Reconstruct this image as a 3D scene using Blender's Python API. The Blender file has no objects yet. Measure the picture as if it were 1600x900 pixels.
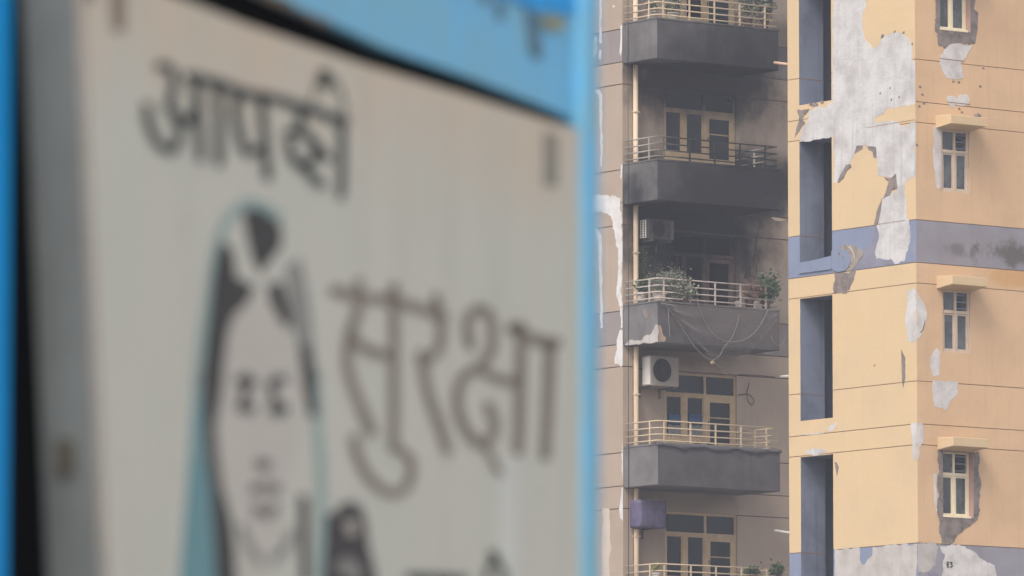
import bpy, bmesh, math, random
from mathutils import Vector, noise
from mathutils.geometry import tessellate_polygon

R = math.radians
random.seed(7)
S = bpy.context.scene
C = S.collection

# ------------------------------------------------------------------ camera
FPX = 11200.0                                  # focal length in pixels of a 1600 px wide frame
PITCH = math.atan((1600 - 450) / FPX)
CAM_Z = 1.6
cam = bpy.data.cameras.new('camera')
cam.lens = FPX / 1600 * 36.0
cam.sensor_width = 36.0
cam.clip_start = 0.5
cam.clip_end = 3000
cam.dof.use_dof = True
cam.dof.focus_distance = 141.0
cam.dof.aperture_fstop = 4.6
cam.dof.aperture_blades = 0
cam_o = bpy.data.objects.new('camera', cam)
C.objects.link(cam_o)
cam_o.location = (0, 0, CAM_Z)
cam_o.rotation_euler = (math.pi / 2 + PITCH, 0, 0)
S.camera = cam_o

# ------------------------------------------------------------------ light
SUN = Vector((-0.25, -0.60, 0.70)).normalized()       # towards the sun
SUN_EL = math.asin(SUN.z)
w = bpy.data.worlds.new('World')
S.world = w
w.use_nodes = True
nt = w.node_tree
bg = nt.nodes['Background']
sky = nt.nodes.new('ShaderNodeTexSky')
sky.sky_type = 'NISHITA'
sky.sun_disc = False
sky.sun_elevation = SUN_EL
sky.sun_rotation = math.atan2(SUN.x, SUN.y)
sky.air_density = 0.8
sky.dust_density = 4.0
sky.ozone_density = 0.6
sky.altitude = 50
bw = nt.nodes.new('ShaderNodeHueSaturation')          # thick white smog: the blue is washed out of the sky
bw.inputs['Saturation'].default_value = 0.35
nt.links.new(sky.outputs[0], bw.inputs['Color'])
nt.links.new(bw.outputs[0], bg.inputs[0])
bg.inputs[1].default_value = 0.15
sl = bpy.data.lights.new('sun', 'SUN')
sl.energy = 0.7
sl.angle = R(14)
sl.color = (1.0, 0.93, 0.82)
so = bpy.data.objects.new('sun', sl)
C.objects.link(so)
so.rotation_euler = SUN.to_track_quat('Z', 'Y').to_euler()
S.view_settings.view_transform = 'Standard'
S.view_settings.look = 'None'
S.view_settings.exposure = 0.78
S.view_settings.gamma = 1.0
S.cycles.volume_bounces = 1
S.cycles.max_bounces = 8

# ------------------------------------------------------------------ measuring helpers
def ray(px, py):
    a = (px - 800) / FPX; b = (450 - py) / FPX
    return Vector((a, math.cos(PITCH) - b * math.sin(PITCH), math.sin(PITCH) + b * math.cos(PITCH)))

ANG = R(53.3)
U = Vector((math.sin(ANG), math.cos(ANG), 0))      # along the faces that recede to the right
V = Vector((-math.cos(ANG), math.sin(ANG), 0))     # along the faces that recede to the left
EYE = Vector((0, 0, CAM_Z))

class Frame:
    """local axes of a building: x = U, y = V, origin on the ground under a corner"""
    def __init__(s, px, Y):
        d = ray(px, 450); t = Y / d.y
        s.o = Vector((d.x * t, Y, 0))
    def on_u(s, px, py, u=0.0):                    # -> (v, z) on the plane x = u
        d = ray(px, py); t = ((s.o + U * u) - EYE).dot(U) / d.dot(U)
        p = EYE + d * t
        return (p - s.o).dot(V), p.z
    def on_v(s, px, py, v=0.0):                    # -> (u, z) on the plane y = v
        d = ray(px, py); t = ((s.o + V * v) - EYE).dot(V) / d.dot(V)
        p = EYE + d * t
        return (p - s.o).dot(U), p.z

TW = Frame(1432, 134.0)
BB = Frame(973, 151.2)

# ------------------------------------------------------------------ object helpers
def link(name, me, m=None, parent=None):
    o = bpy.data.objects.new(name, me)
    C.objects.link(o)
    if m is not None:
        me.materials.append(m)
    if parent is not None:
        o.parent = parent
    return o

def empty(name, loc, rz=0.0):
    o = bpy.data.objects.new(name, None)
    C.objects.link(o)
    o.location = loc; o.rotation_euler = (0, 0, rz)
    o.empty_display_size = 0.3
    return o

def tag(o, label=None, cat=None, group=None, kind=None):
    if label: o['label'] = label
    if cat: o['category'] = cat
    if group: o['group'] = group
    if kind: o['kind'] = kind
    return o

def copy_tree(o, parent=None, loc=None):
    c = o.copy(); C.objects.link(c)
    if parent is not None: c.parent = parent
    if loc is not None: c.location = loc
    for ch in list(o.children):
        copy_tree(ch, c)
    return c

class MB:
    def __init__(s): s.v = []; s.f = []
    def quad(s, a, b, c, d):
        n = len(s.v); s.v += [tuple(a), tuple(b), tuple(c), tuple(d)]; s.f.append((n, n+1, n+2, n+3)); return s
    def box(s, x0, x1, y0, y1, z0, z1):
        n = len(s.v)
        s.v += [(x0,y0,z0),(x1,y0,z0),(x1,y1,z0),(x0,y1,z0),(x0,y0,z1),(x1,y0,z1),(x1,y1,z1),(x0,y1,z1)]
        for f in ((0,3,2,1),(4,5,6,7),(0,1,5,4),(1,2,6,5),(2,3,7,6),(3,0,4,7)):
            s.f.append(tuple(n+i for i in f))
        return s
    def tube(s, pts, r, seg=8, cap=True):
        pts = [Vector(p) for p in pts]; rings = []
        for i, p in enumerate(pts):
            d = (pts[min(i+1, len(pts)-1)] - pts[max(i-1, 0)]).normalized()
            a = d.cross(Vector((0, 0, 1)))
            if a.length < 1e-3: a = Vector((1, 0, 0))
            a.normalize(); b = d.cross(a)
            rr = r[i] if isinstance(r, (list, tuple)) else r
            n = len(s.v); rings.append(n)
            for k in range(seg):
                t = 2*math.pi*k/seg
                s.v.append(tuple(p + a*math.cos(t)*rr + b*math.sin(t)*rr))
        for i in range(len(rings)-1):
            for k in range(seg):
                k2 = (k+1) % seg
                s.f.append((rings[i]+k, rings[i]+k2, rings[i+1]+k2, rings[i+1]+k))
        if cap:
            s.f.append(tuple(rings[0]+k for k in range(seg))[::-1])
            s.f.append(tuple(rings[-1]+k for k in range(seg)))
        return s
    def build(s, name, m, parent=None, bevel=0.0, smooth=False, seg=1):
        me = bpy.data.meshes.new(name)
        me.from_pydata(s.v, [], s.f); me.update()
        bm = bmesh.new(); bm.from_mesh(me)
        if bevel:
            bmesh.ops.bevel(bm, geom=bm.edges[:], offset=bevel, segments=seg, affect='EDGES', profile=0.5)
        bmesh.ops.recalc_face_normals(bm, faces=bm.faces[:])
        bm.to_mesh(me); bm.free()
        if smooth:
            for p in me.polygons: p.use_smooth = True
        return link(name, me, m, parent)

# ------------------------------------------------------------------ materials
def new_mat(name):
    m = bpy.data.materials.new(name); m.use_nodes = True
    t = m.node_tree; b = t.nodes['Principled BSDF']
    return m, t, b

def N(t, kind, **kw):
    n = t.nodes.new(kind)
    for k, v in kw.items(): setattr(n, k, v)
    return n

def ramp(t, src, lo, hi):
    n = N(t, 'ShaderNodeMapRange'); n.interpolation_type = 'SMOOTHSTEP'
    t.links.new(src, n.inputs[0]); n.inputs[1].default_value = lo; n.inputs[2].default_value = hi
    return n.outputs[0]

def mth(t, op, a, b=None):
    n = N(t, 'ShaderNodeMath', operation=op)
    for i, x in enumerate((a, b)):
        if x is None: continue
        if isinstance(x, (int, float)): n.inputs[i].default_value = x
        else: t.links.new(x, n.inputs[i])
    return n.outputs[0]

def mix(t, f, a, b):
    n = N(t, 'ShaderNodeMix', data_type='RGBA')
    if isinstance(f, (int, float)): n.inputs[0].default_value = f
    else: t.links.new(f, n.inputs[0])
    for i, x in ((6, a), (7, b)):
        if isinstance(x, (tuple, list)): n.inputs[i].default_value = (*x[:3], 1)
        else: t.links.new(x, n.inputs[i])
    return n.outputs[2]

def tex(t, co, scale, detail=6, rough=0.6, stretch=None, off=None):
    mp = N(t, 'ShaderNodeMapping')
    t.links.new(co, mp.inputs[0])
    if stretch: mp.inputs['Scale'].default_value = stretch
    if off: mp.inputs['Location'].default_value = off
    n = N(t, 'ShaderNodeTexNoise')
    n.inputs['Scale'].default_value = scale; n.inputs['Detail'].default_value = detail
    n.inputs['Roughness'].default_value = rough
    t.links.new(mp.outputs[0], n.inputs['Vector'])
    return n.outputs[0]

def blob(t, co, centre, radius):
    """1 inside an ellipsoid stain, fading to 0 at its edge"""
    s = N(t, 'ShaderNodeVectorMath', operation='SUBTRACT'); t.links.new(co, s.inputs[0]); s.inputs[1].default_value = centre
    d = N(t, 'ShaderNodeVectorMath', operation='DIVIDE'); t.links.new(s.outputs[0], d.inputs[0]); d.inputs[1].default_value = radius
    l = N(t, 'ShaderNodeVectorMath', operation='LENGTH'); t.links.new(d.outputs[0], l.inputs[0])
    return l.outputs['Value']

def surface(name, base, dark=None, var=0.5, scale=1.2, rough=0.85, bump=0.25, streak=0.3, root=None,
            stains=(), grain=60.0, spec=0.25, stain_noise=0.35, metallic=0.0):
    """weathered paint or cement. stains: (centre, radius, strength, colour) in the building's own metres"""
    m, t, b = new_mat(name)
    tc = N(t, 'ShaderNodeTexCoord')
    if root is not None: tc.object = root
    co = tc.outputs['Object']
    dark = dark or tuple(c * 0.7 for c in base)
    col = mix(t, mth(t, 'MULTIPLY', ramp(t, tex(t, co, scale), 0.35, 0.75), var), base, dark)
    if streak:
        sn = ramp(t, tex(t, co, 3.0, 4, 0.55, (3.0, 3.0, 0.16)), 0.5, 0.8)
        col = mix(t, mth(t, 'MULTIPLY', sn, streak), col, dark)
    speck = ramp(t, tex(t, co, grain * .25, 3, 0.7), 0.66, 0.78)
    col = mix(t, mth(t, 'MULTIPLY', speck, 0.25), col, dark)
    if stains:
        nz = mth(t, 'MULTIPLY', mth(t, 'SUBTRACT', tex(t, co, 1.6, 7, 0.62), 0.5), stain_noise * 2)
        nz = mth(t, 'ADD', nz, mth(t, 'MULTIPLY', mth(t, 'SUBTRACT', tex(t, co, 2.2, 6, 0.7, (2.4, 2.4, .45)), 0.5), stain_noise * 0.6))
        for c, r, st, sc in stains:
            dd = mth(t, 'ADD', blob(t, co, c, r), nz)
            f = mth(t, 'MULTIPLY', ramp(t, dd, 1.05, 0.45), st)
            col = mix(t, f, col, sc)
    t.links.new(col, b.inputs['Base Color'])
    b.inputs['Roughness'].default_value = rough
    b.inputs['Metallic'].default_value = metallic
    b.inputs['Specular IOR Level'].default_value = spec
    if bump:
        h = mth(t, 'ADD', tex(t, co, grain, 4, 0.6), mth(t, 'MULTIPLY', tex(t, co, 2.5, 5, 0.6), 3.0))
        bp = N(t, 'ShaderNodeBump'); bp.inputs['Strength'].default_value = bump; bp.inputs['Distance'].default_value = 0.02
        t.links.new(h, bp.inputs['Height']); t.links.new(bp.outputs[0], b.inputs['Normal'])
    return m

def glass(name, tint=(0.55, 0.6, 0.62), refl=0.12, dirt=0.35, dirt_col=(0.16, 0.17, 0.18)):
    m, t, b = new_mat(name)
    tc = N(t, 'ShaderNodeTexCoord')
    tr = N(t, 'ShaderNodeBsdfTransparent'); tr.inputs[0].default_value = (*tint, 1)
    gl = N(t, 'ShaderNodeBsdfGlossy'); gl.inputs['Roughness'].default_value = 0.06
    df = N(t, 'ShaderNodeBsdfDiffuse'); df.inputs[0].default_value = (*dirt_col, 1)
    m1 = N(t, 'ShaderNodeMixShader'); m2 = N(t, 'ShaderNodeMixShader')
    m1.inputs[0].default_value = refl
    t.links.new(tr.outputs[0], m1.inputs[1]); t.links.new(gl.outputs[0], m1.inputs[2])
    f = mth(t, 'MULTIPLY', ramp(t, tex(t, tc.outputs['Object'], 2.0, 5), 0.2, 0.8), dirt)
    t.links.new(f, m2.inputs[0]); t.links.new(m1.outputs[0], m2.inputs[1]); t.links.new(df.outputs[0], m2.inputs[2])
    t.links.new(m2.outputs[0], t.nodes['Material Output'].inputs[0])
    return m

# ------------------------------------------------------------------ roots of the two buildings
RZ = math.atan2(U.y, U.x)
tower = empty('apartment_tower', TW.o, RZ)
tag(tower, 'cream yellow apartment tower with peeling plaster and blue-grey bands, nearest on the right', 'building')
block = empty('apartment_block', BB.o, RZ)
tag(block, 'taupe apartment block with stacked balconies and fire soot, half hidden between sign and tower', 'building')

# ------------------------------------------------------------------ walls with openings
def left_face(u0=0.0):  return lambda a, z, d: (u0 - d, a, z)
def right_face(v0=0.0): return lambda a, z, d: (a, v0 - d, z)

def wall_mesh(fn, a0, a1, z0, z1, holes, lip=0.02):
    mb = MB()
    hs = [(max(a0, h[0]), min(a1, h[1]), max(z0, h[2]), min(z1, h[3])) for h in holes]
    hs = [h for h in hs if h[1] > h[0] + 1e-4 and h[3] > h[2] + 1e-4]
    As = sorted({a0, a1, *[h[0] for h in hs], *[h[1] for h in hs]})
    Zs = sorted({z0, z1, *[h[2] for h in hs], *[h[3] for h in hs]})
    inh = lambda a, z: any(h[0] < a < h[1] and h[2] < z < h[3] for h in hs)
    for i in range(len(As)-1):
        for j in range(len(Zs)-1):
            a, b, c, d = As[i], As[i+1], Zs[j], Zs[j+1]
            if inh((a+b)/2, (c+d)/2): continue
            mb.quad(fn(a, c, 0), fn(b, c, 0), fn(b, d, 0), fn(a, d, 0))
            if c == z0: mb.quad(fn(a, c, 0), fn(b, c, 0), fn(b, c, -lip), fn(a, c, -lip))
            if d == z1: mb.quad(fn(a, d, 0), fn(b, d, 0), fn(b, d, -lip), fn(a, d, -lip))
    return mb

def courses(root, fn, a0, a1, grooves, z0, z1, holes, mat_of, groove_mat, name_of, g=0.014):
    zs = [z0] + [z for z in grooves if z0 < z < z1] + [z1]
    for i in range(len(zs)-1):
        lo = zs[i] + (g/2 if i else 0); hi = zs[i+1] - (g/2 if i < len(zs)-2 else 0)
        mb = wall_mesh(fn, a0, a1, lo, hi, holes)
        if mb.v: mb.build(name_of((lo+hi)/2), mat_of((lo+hi)/2), root)
    for z in zs[1:-1]:
        gm = MB()
        cuts = [(h[0], h[1]) for h in holes if h[2] < z < h[3]]
        cuts.sort(); a = a0
        for c in cuts + [(a1, a1)]:
            if c[0] > a + 1e-4:
                gm.quad(fn(a, z-.03, -.016), fn(c[0], z-.03, -.016), fn(c[0], z+.03, -.016), fn(a, z+.03, -.016))
            a = max(a, c[1])
        if gm.v: gm.build('render_groove', groove_mat, root)

def reveal(root, fn, h, depth, m, name):
    a0, a1, z0, z1 = h; mb = MB()
    for p, q in (((a0, z0), (a1, z0)), ((a1, z0), (a1, z1)), ((a1, z1), (a0, z1)), ((a0, z1), (a0, z0))):
        mb.quad(fn(p[0], p[1], 0), fn(q[0], q[1], 0), fn(q[0], q[1], -depth), fn(p[0], p[1], -depth))
    return mb.build(name, m, root)

def room(root, fn, h, d0, d1, pad, m):
    a0, a1, z0, z1 = h[0]-pad, h[1]+pad, h[2]-.05, h[3]+.25; mb = MB()
    A = [fn(a0, z0, -d0), fn(a1, z0, -d0), fn(a1, z1, -d0), fn(a0, z1, -d0)]
    B = [fn(a0, z0, -d1), fn(a1, z0, -d1), fn(a1, z1, -d1), fn(a0, z1, -d1)]
    for i in range(4):
        j = (i+1) % 4; mb.quad(A[i], A[j], B[j], B[i])
    mb.quad(*B)
    # the inner face of the front wall round the opening
    o = [fn(h[0], h[2], -d0), fn(h[1], h[2], -d0), fn(h[1], h[3], -d0), fn(h[0], h[3], -d0)]
    for i in range(4):
        j = (i+1) % 4; mb.quad(A[i], A[j], o[j], o[i])
    return mb.build('room', m, root)

def rough_outline(pts, step=0.03, amp=0.02, seed=0.0):
    """break the straight edges of an outline into a ragged one"""
    out = []
    n = len(pts)
    for i in range(n):
        p, q = Vector(pts[i]), Vector(pts[(i+1) % n])
        k = max(1, int((q-p).length / step))
        for j in range(k):
            c = p.lerp(q, j/k)
            a = amp * min(1.0, (q-p).length / 0.12)
            far = math.sin(math.pi*j/k) * min(1.0, (q-p).length / 0.5)
            e = noise.noise_vector(Vector((c.x*4.5, c.y*4.5, seed+9))) * amp * 2.6 * far + noise.noise_vector(Vector((c.x*9, c.y*9, seed))) * a + noise.noise_vector(Vector((c.x*30, c.y*30, seed+5))) * a * .9
            out.append((c.x + e.x, c.y + e.y))
    return out

def patch(root, fn, pts, m, name='plaster_patch', d=0.004, amp=0.022, step=0.03, base=0.0, label=None, clip=None):
    o2 = rough_outline(pts, step, amp, random.random()*50)
    if clip: o2 = [(min(max(a, clip[0]), clip[1]), z) for a, z in o2]
    tri = tessellate_polygon([[Vector((p[0], p[1], 0)) for p in o2]])
    mb = MB(); n = len(o2)
    mb.v = [fn(a, z, d) for a, z in o2] + [fn(a, z, base) for a, z in o2]
    mb.f = [tuple(t) for t in tri] + [(i, (i+1) % n, n+(i+1) % n, n+i) for i in range(n)]
    o = mb.build(name, m, root)
    if label: o['label'] = label
    return o

# ================================================================== THE TOWER (right)
cream = (0.57, 0.415, 0.245)
SOOT = (0.016, 0.015, 0.018)
tz = lambda y: TW.on_v(1432, y)[1]
T_GR0 = [tz(88), tz(155), tz(186)]
PT = (tz(343) - tz(848)) / 2
T_grooves = sorted(round(z + k*PT, 4) for z in (tz(343), tz(409.7), tz(442)) for k in range(-9, 10))
band_lo, band_hi = tz(409.7), tz(343)
def in_band(z):
    k = round((z - (band_lo+band_hi)/2) / (2*PT))
    return band_lo < z - 2*PT*k < band_hi
rust = TW.on_v(1585, 432); mold1 = TW.on_v(1585, 397); mold2 = TW.on_v(1500, 388)
mat_cream = surface('cream_paint', cream, (0.50, 0.375, 0.235), 0.6, 0.7, 0.8, 0.3, 0.5, root=tower)
mat_cream_r = surface('retoned_cream_right', (0.595, 0.395, 0.235), (0.48, 0.31, 0.19), 0.65, 0.7, 0.8, 0.3, 0.55, root=tower,  # right face's cream, left/right light contrast partly put into its tone
                    stains=[((rust[0], 0, rust[1]), (0.95, .3, .28), 0.55, (0.48, 0.24, 0.07))], stain_noise=0.5)
mat_blue = surface('blue_grey_paint', (0.195, 0.225, 0.315), (0.145, 0.165, 0.225), 0.5, 1.1, 0.75, 0.2, 0.3, root=tower,
                   stains=[((mold2[0]+.3, 0, mold2[1]), (1.6, .25, .55), 0.6, (0.27, 0.24, 0.27)),
                           ((mold1[0], 0, mold1[1]), (1.35, .25, .30), 0.85, (0.13, 0.115, 0.10)),
                           ((mold2[0]-.1, 0, mold2[1]-.08), (.30, .25, .22), 0.7, (0.16, 0.14, 0.16))], stain_noise=1.1)
mat_lining = surface('shaft_paint', (0.18, 0.20, 0.265), (0.09, 0.10, 0.13), 0.8, 1.3, 0.8, 0.15, 0.6, root=tower)
mat_groove = surface('groove_dirt', (0.26, 0.16, 0.10), None, 0.6, 3, 0.9, 0, 0)
mat_putty = surface('white_putty', (0.545, 0.525, 0.515), (0.34, 0.315, 0.305), 0.85, 1.9, 0.9, 0.6, 0.7)
mat_putty_r = surface('brightened_putty', (0.61, 0.575, 0.555), (0.40, 0.36, 0.34), 0.85, 2.6, 0.9, 0.6, 0.7)  # white putty brightened to make up for weaker light on the right face
mat_putty_dull = surface('dull_putty', (0.45, 0.415, 0.39), (0.31, 0.275, 0.25), 0.8, 2.2, 0.9, 0.4, 0.5)
mat_cement = surface('bare_cement', (0.235, 0.195, 0.175), (0.11, 0.09, 0.085), 1.0, 6, 0.95, 0.6, 0.1)
mat_oldpaint = surface('old_blue_paint', (0.225, 0.215, 0.27), (0.15, 0.14, 0.17), 0.6, 4, 0.85, 0.3, 0.2)
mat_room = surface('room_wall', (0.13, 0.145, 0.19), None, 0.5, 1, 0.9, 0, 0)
mat_tglass = glass('tower_window_glass', (0.30, 0.34, 0.36), 0.08, 0.85, (0.17, 0.18, 0.19))
mat_tframe = surface('beige_window_paint', (0.54, 0.42, 0.32), (0.36, 0.26, 0.19), 0.4, 9, 0.6, 0.1, 0.2)
mat_nframe = surface('cream_window_paint', (0.72, 0.62, 0.44), (0.55, 0.44, 0.30), 0.3, 9, 0.5, 0.1, 0.15)
mat_pink = surface('pink_jamb_render', (0.44, 0.28, 0.24), None, 0.5, 6, 0.9, 0.3, 0.2)

TH = 30.0
TV1 = TW.on_u(1232.5, 600)[0]      # depth of the left face
TU1 = 9.5
LF, RF = left_face(), right_face()

# openings in the left face
va = TW.on_u(1301, 562)[0]; vb = TW.on_u(1250.5, 562)[0]
zt = TW.on_u(1250.5, 467)[1]; zb = TW.on_u(1250.5, 658)[1]
l_holes = [(va, vb, zb + k*PT, zt + k*PT) for k in range(-3, 5)]
# windows in the right face
wu0 = TW.on_v(1471.6, 250)[0]; wu1 = TW.on_v(1514.6, 250)[0]
wz0 = TW.on_v(1471.6, 549.6)[1]; wz1 = TW.on_v(1471.6, 453)[1]
n_u1 = TW.on_v(1520.5, 760)[0]; n_z0 = TW.on_v(1471.6, 811)[1]
windows = []                       # (u0, u1, z0, z1, new?)
for k in (-3, -2, -1, 0, 1, 2, 3, 4):
    new = k in (-1, 2)
    if new: windows.append((wu0 - .02, n_u1, wz0 + k*PT - (0.06 if k == -1 else -.04), wz1 + k*PT, True))
    else: windows.append((wu0, wu1, wz0 + k*PT, wz1 + k*PT, False))
r_holes = [w_[:4] for w_ in windows]
nm = lambda z: 'painted_band' if in_band(z) else 'wall_panel'
mat_blue_r = surface('faded_grey_band_paint', (0.265, 0.25, 0.28), (0.19, 0.175, 0.20), 0.8, 1.4, 0.8, 0.2, 0.35, root=tower,
                   stains=[((mold2[0]+.3, 0, mold2[1]), (1.6, .25, .55), 0.45, (0.24, 0.21, 0.215)),
                           ((mold1[0]+.3, 0, mold1[1]-.05), (1.5, .25, .26), 0.92, (0.10, 0.09, 0.08)),
                           ((mold2[0]-.1, 0, mold2[1]-.02), (.34, .25, .17), 0.75, (0.13, 0.11, 0.12))], stain_noise=1.5)
mt = lambda z: mat_blue if in_band(z) else mat_cream
mt_r = lambda z: mat_blue_r if in_band(z) else mat_cream_r
courses(tower, LF, 0.0, TV1, T_grooves, 0, TH, l_holes, mt, mat_groove, nm)
courses(tower, RF, 0.0, TU1, T_grooves, 0, TH, r_holes, mt_r, mat_groove, nm)
# far faces and roof close the body
MB().quad((0, TV1, 0), (TU1, TV1, 0), (TU1, TV1, TH), (0, TV1, TH)).build('rear_wall', mat_cream, tower)
MB().quad((TU1, 0, 0), (TU1, TV1, 0), (TU1, TV1, TH), (TU1, 0, TH)).build('side_wall', mat_cream, tower)
MB().box(-.08, TU1+.08, -.08, TV1+.08, TH, TH+.25).build('roof', mat_putty_dull, tower)
DEP = 0.60
for h in l_holes:
    reveal(tower, LF, h, DEP, mat_lining, 'shaft_lining')
    # jamb groove lines are scored in the lining too
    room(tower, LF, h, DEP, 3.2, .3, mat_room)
for z in T_grooves:
    for h in l_holes:
        if h[2] < z < h[3]: MB().box(0.01, DEP-.01, vb-.004, vb-.001, z-.007, z+.007).build('render_groove', mat_groove, tower)
# sill lip of the banded opening, cast thicker than the wall
for k in (-2, 0):
    pass
z_l = l_holes[4][2] if len(l_holes) > 4 else 0
lipz = TW.on_u(1275, 408)[1]
mb = MB()
segs = 8
for i in range(segs):
    a = va + (vb - va) * i/segs; b = va + (vb-va)*(i+1)/segs
    ha = .05 - .05*math.sin(math.pi*min(1, (i/segs))*.5) + .01; hb = .05 - .05*math.sin(math.pi*min(1, ((i+1)/segs))*.5) + .01
    mb.quad((-.03, a, lipz-.2), (-.03, b, lipz-.2), (-.03, b, lipz+hb), (-.03, a, lipz+ha))
    mb.quad((-.03, a, lipz+ha), (-.03, b, lipz+hb), (.12, b, lipz+hb), (.12, a, lipz+ha))
mb.build('sill', mat_blue, tower)

# window units
def tower_window(w_):
    u0, u1, z0, z1, new = w_
    m = mat_nframe if new else mat_tframe
    rec = 0.12 if new else 0.03
    reveal(tower, RF, (u0, u1, z0, z1), 0.25, mat_pink if new else mat_tframe, 'window_reveal')
    e = 0.048; H = z1 - z0
    ztr = z0 + H * 0.66
    um = (u0 + u1) / 2
    fr = MB()
    y0, y1 = rec, rec + .06
    fr.box(u0, u0+e, y0, y1, z0, z1).box(u1-e, u1, y0, y1, z0, z1)
    fr.box(u0+e, u1-e, y0, y1, z0, z0+e).box(u0+e, u1-e, y0, y1, z1-e*.6, z1)
    fr.box(u0+e, u1-e, y0-.004, y1, ztr-.03, ztr+.03)
    fr.box(um-.03, um+.03, y0-.002, y1, z0+e, ztr-.03).box(um-.025, um+.025, y0-.002, y1, ztr+.03, z1-e*.6)
    f = fr.build('window', m, tower, bevel=.004)
    # casements
    for a, b in ((u0+e, um-.03), (um+.03, u1-e)):
        cs = MB(); c = .028
        cs.box(a+.002, a+c, y0+.012, y1-.01, z0+e+.002, ztr-.034).box(b-c, b-.002, y0+.012, y1-.01, z0+e+.002, ztr-.034)
        cs.box(a+c, b-c, y0+.012, y1-.01, z0+e+.002, z0+e+c).box(a+c, b-c, y0+.012, y1-.01, ztr-.034-c, ztr-.034)
        cs.build('casement', m, f)
        MB().box(a+c, b-c, y0+.03, y0+.034, z0+e+c, ztr-.034-c).build('pane', mat_tglass, f)
    MB().box(u0+e, um-.025, y0+.03, y0+.034, ztr+.03, z1-e*.6).build('pane', mat_tglass, f)
    n = 5; zz0, zz1 = ztr+.04, z1-e*.6-.01
    for i in range(n):
        zc = zz0 + (zz1-zz0)*(i+.5)/n; sl_ = MB()
        a, b = um+.035, u1-e-.01
        sl_.quad((a, y0+.045, zc-.02), (b, y0+.045, zc-.02), (b, y0+.01, zc+.02), (a, y0+.01, zc+.02))
        sl_.quad((a, y0+.048, zc-.016), (b, y0+.048, zc-.016), (b, y0+.013, zc+.024), (a, y0+.013, zc+.024))
        sl_.build('louvre', mat_tglass if i % 2 else mat_lining, f)
    if new:   # newly set frame has a projecting lower rail
        MB().box(u0-.01, u1-.06, -.015, rec, z0-.015, z0+.03).build('window_sill', m, tower, bevel=.004)
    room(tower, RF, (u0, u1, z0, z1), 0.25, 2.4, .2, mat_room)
for w_ in windows: tower_window(w_)

# hoods over the windows
HP = 0.45
hu0 = TW.on_v(1486, 185, -HP)[0]; hu1 = TW.on_v(1541.5, 185, -HP)[0]
hz1 = TW.on_v(1486, 178.5, -HP)[1]; hz0 = TW.on_v(1486, 192.5, -HP)[1]
def hood(dz):
    mb = MB()
    z0, z1 = hz0 + dz, hz1 + dz; drop = 0.05
    P = [(hu0, -HP, z0), (hu1, -HP, z0), (hu1, 0.001, z0-drop), (hu0, 0.001, z0-drop),
         (hu0, -HP, z1), (hu1, -HP, z1), (hu1, 0.001, z1+.02), (hu0, 0.001, z1+.02)]
    mb.v = P; mb.f = [(0,3,2,1),(4,5,6,7),(0,1,5,4),(1,2,6,5),(3,0,4,7)]
    mb.build('window_hood', mat_cream, tower, bevel=.008)
for k in range(-2, 4): hood(k*PT)

# ---- peeling plaster, traced as real outlines on the two faces
def c6(x, y): return 1220 + x/4.092, y/4.092
def c7(x, y): return 1220 + x/4.092, 200 + y/4.092
def c8(x, y): return 1220 + x/4.092, 400 + y/4.092
def c9(x, y): return 1220 + x/3.0, 600 + y/3.0
def cl(x, y): return 1230 + x/6.43, 340 + y/6.43
def L(conv, pts): return [TW.on_u(*conv(*p)) for p in pts]
def Rr(conv, pts): return [TW.on_v(*conv(*p)) for p in pts]
def left_patch(conv, pts, m, **k): return patch(tower, LF, L(conv, pts), m, clip=(0.0, TV1), **k)
def right_patch(conv, pts, m, **k): return patch(tower, RF, Rr(conv, pts), m, clip=(0.0, TU1), **k)

big = [(332,-560),(520,-560),(545,-260),(548,0),(540,50),(518,110),(525,190),(535,250),(560,275),(600,312),(622,290),(645,250),(690,222),
 (740,203),(785,215),(815,245),(838,290),(842,380),(864,410),(864,665),(780,678),(700,688),(668,702),(650,735),(600,757),(602,785),
 (640,780),(745,775),(760,800),(800,812),(830,785),(864,785),(864,1128),(830,1138),(792,1173),(800,1268),(805,1398),(820,1408),
 (828,1518),(825,1558),(790,1673),(730,1683),(705,1658),(612,1653),(605,1608),(630,1508),(612,1443),(640,1318),(652,1258),(700,1243),
 (742,1213),(745,1148),(700,1128),(625,1128),(615,1018),(600,948),(545,933),(490,943),(470,983),(440,1048),(385,1148),(345,1173),
 (338,1158),(338,876),(125,908),(125,868),(140,818),(180,758),(175,718),(205,698),(332,655)]
left_patch(c6, big, mat_putty, label='large white putty patch')
for pts in ([(470,165),(488,112),(525,112),(522,135),(497,150)], [(555,116),(612,122),(614,188),(595,192),(588,152),(562,140)],
            [(362,347),(383,298),(418,236),(448,230),(452,250),(424,272),(402,322),(375,350)],
            [(655,455),(678,392),(692,345),(662,316),(702,322),(738,288),(748,388),(712,397),(700,432),(672,440)],
            [(598,614),(618,522),(648,452),(642,520),(624,614)]):
    left_patch(c7, pts, mat_cement, name='bare_cement_patch', d=.0065, amp=.008)
left_patch(c6, [(105,700),(182,698),(142,760),(152,790),(102,862),(84,884),(108,800),(118,760)], mat_cement, name='bare_cement_patch', d=.0065)
left_patch(c6, [(640,236),(650,218),(662,222),(655,240),(643,246)], mat_cement, name='bare_cement_patch', d=.0065, amp=.004)
left_patch(cl, [(870,90),(915,100),(925,140),(905,250),(890,340),(895,410),(1050,430),(1180,442),(1286,432),(1286,450),(1100,460),
                (760,505),(690,520),(700,460),(750,350),(830,280),(870,210)], mat_oldpaint, name='old_paint_patch', d=.003)
left_patch(cl, [(468,543),(690,528),(668,640),(640,690),(600,762),(560,770),(480,765),(460,720),(465,670),(480,620)], mat_cement, name='bare_cement_patch',
           label='grey cement tongue below the band')
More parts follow.
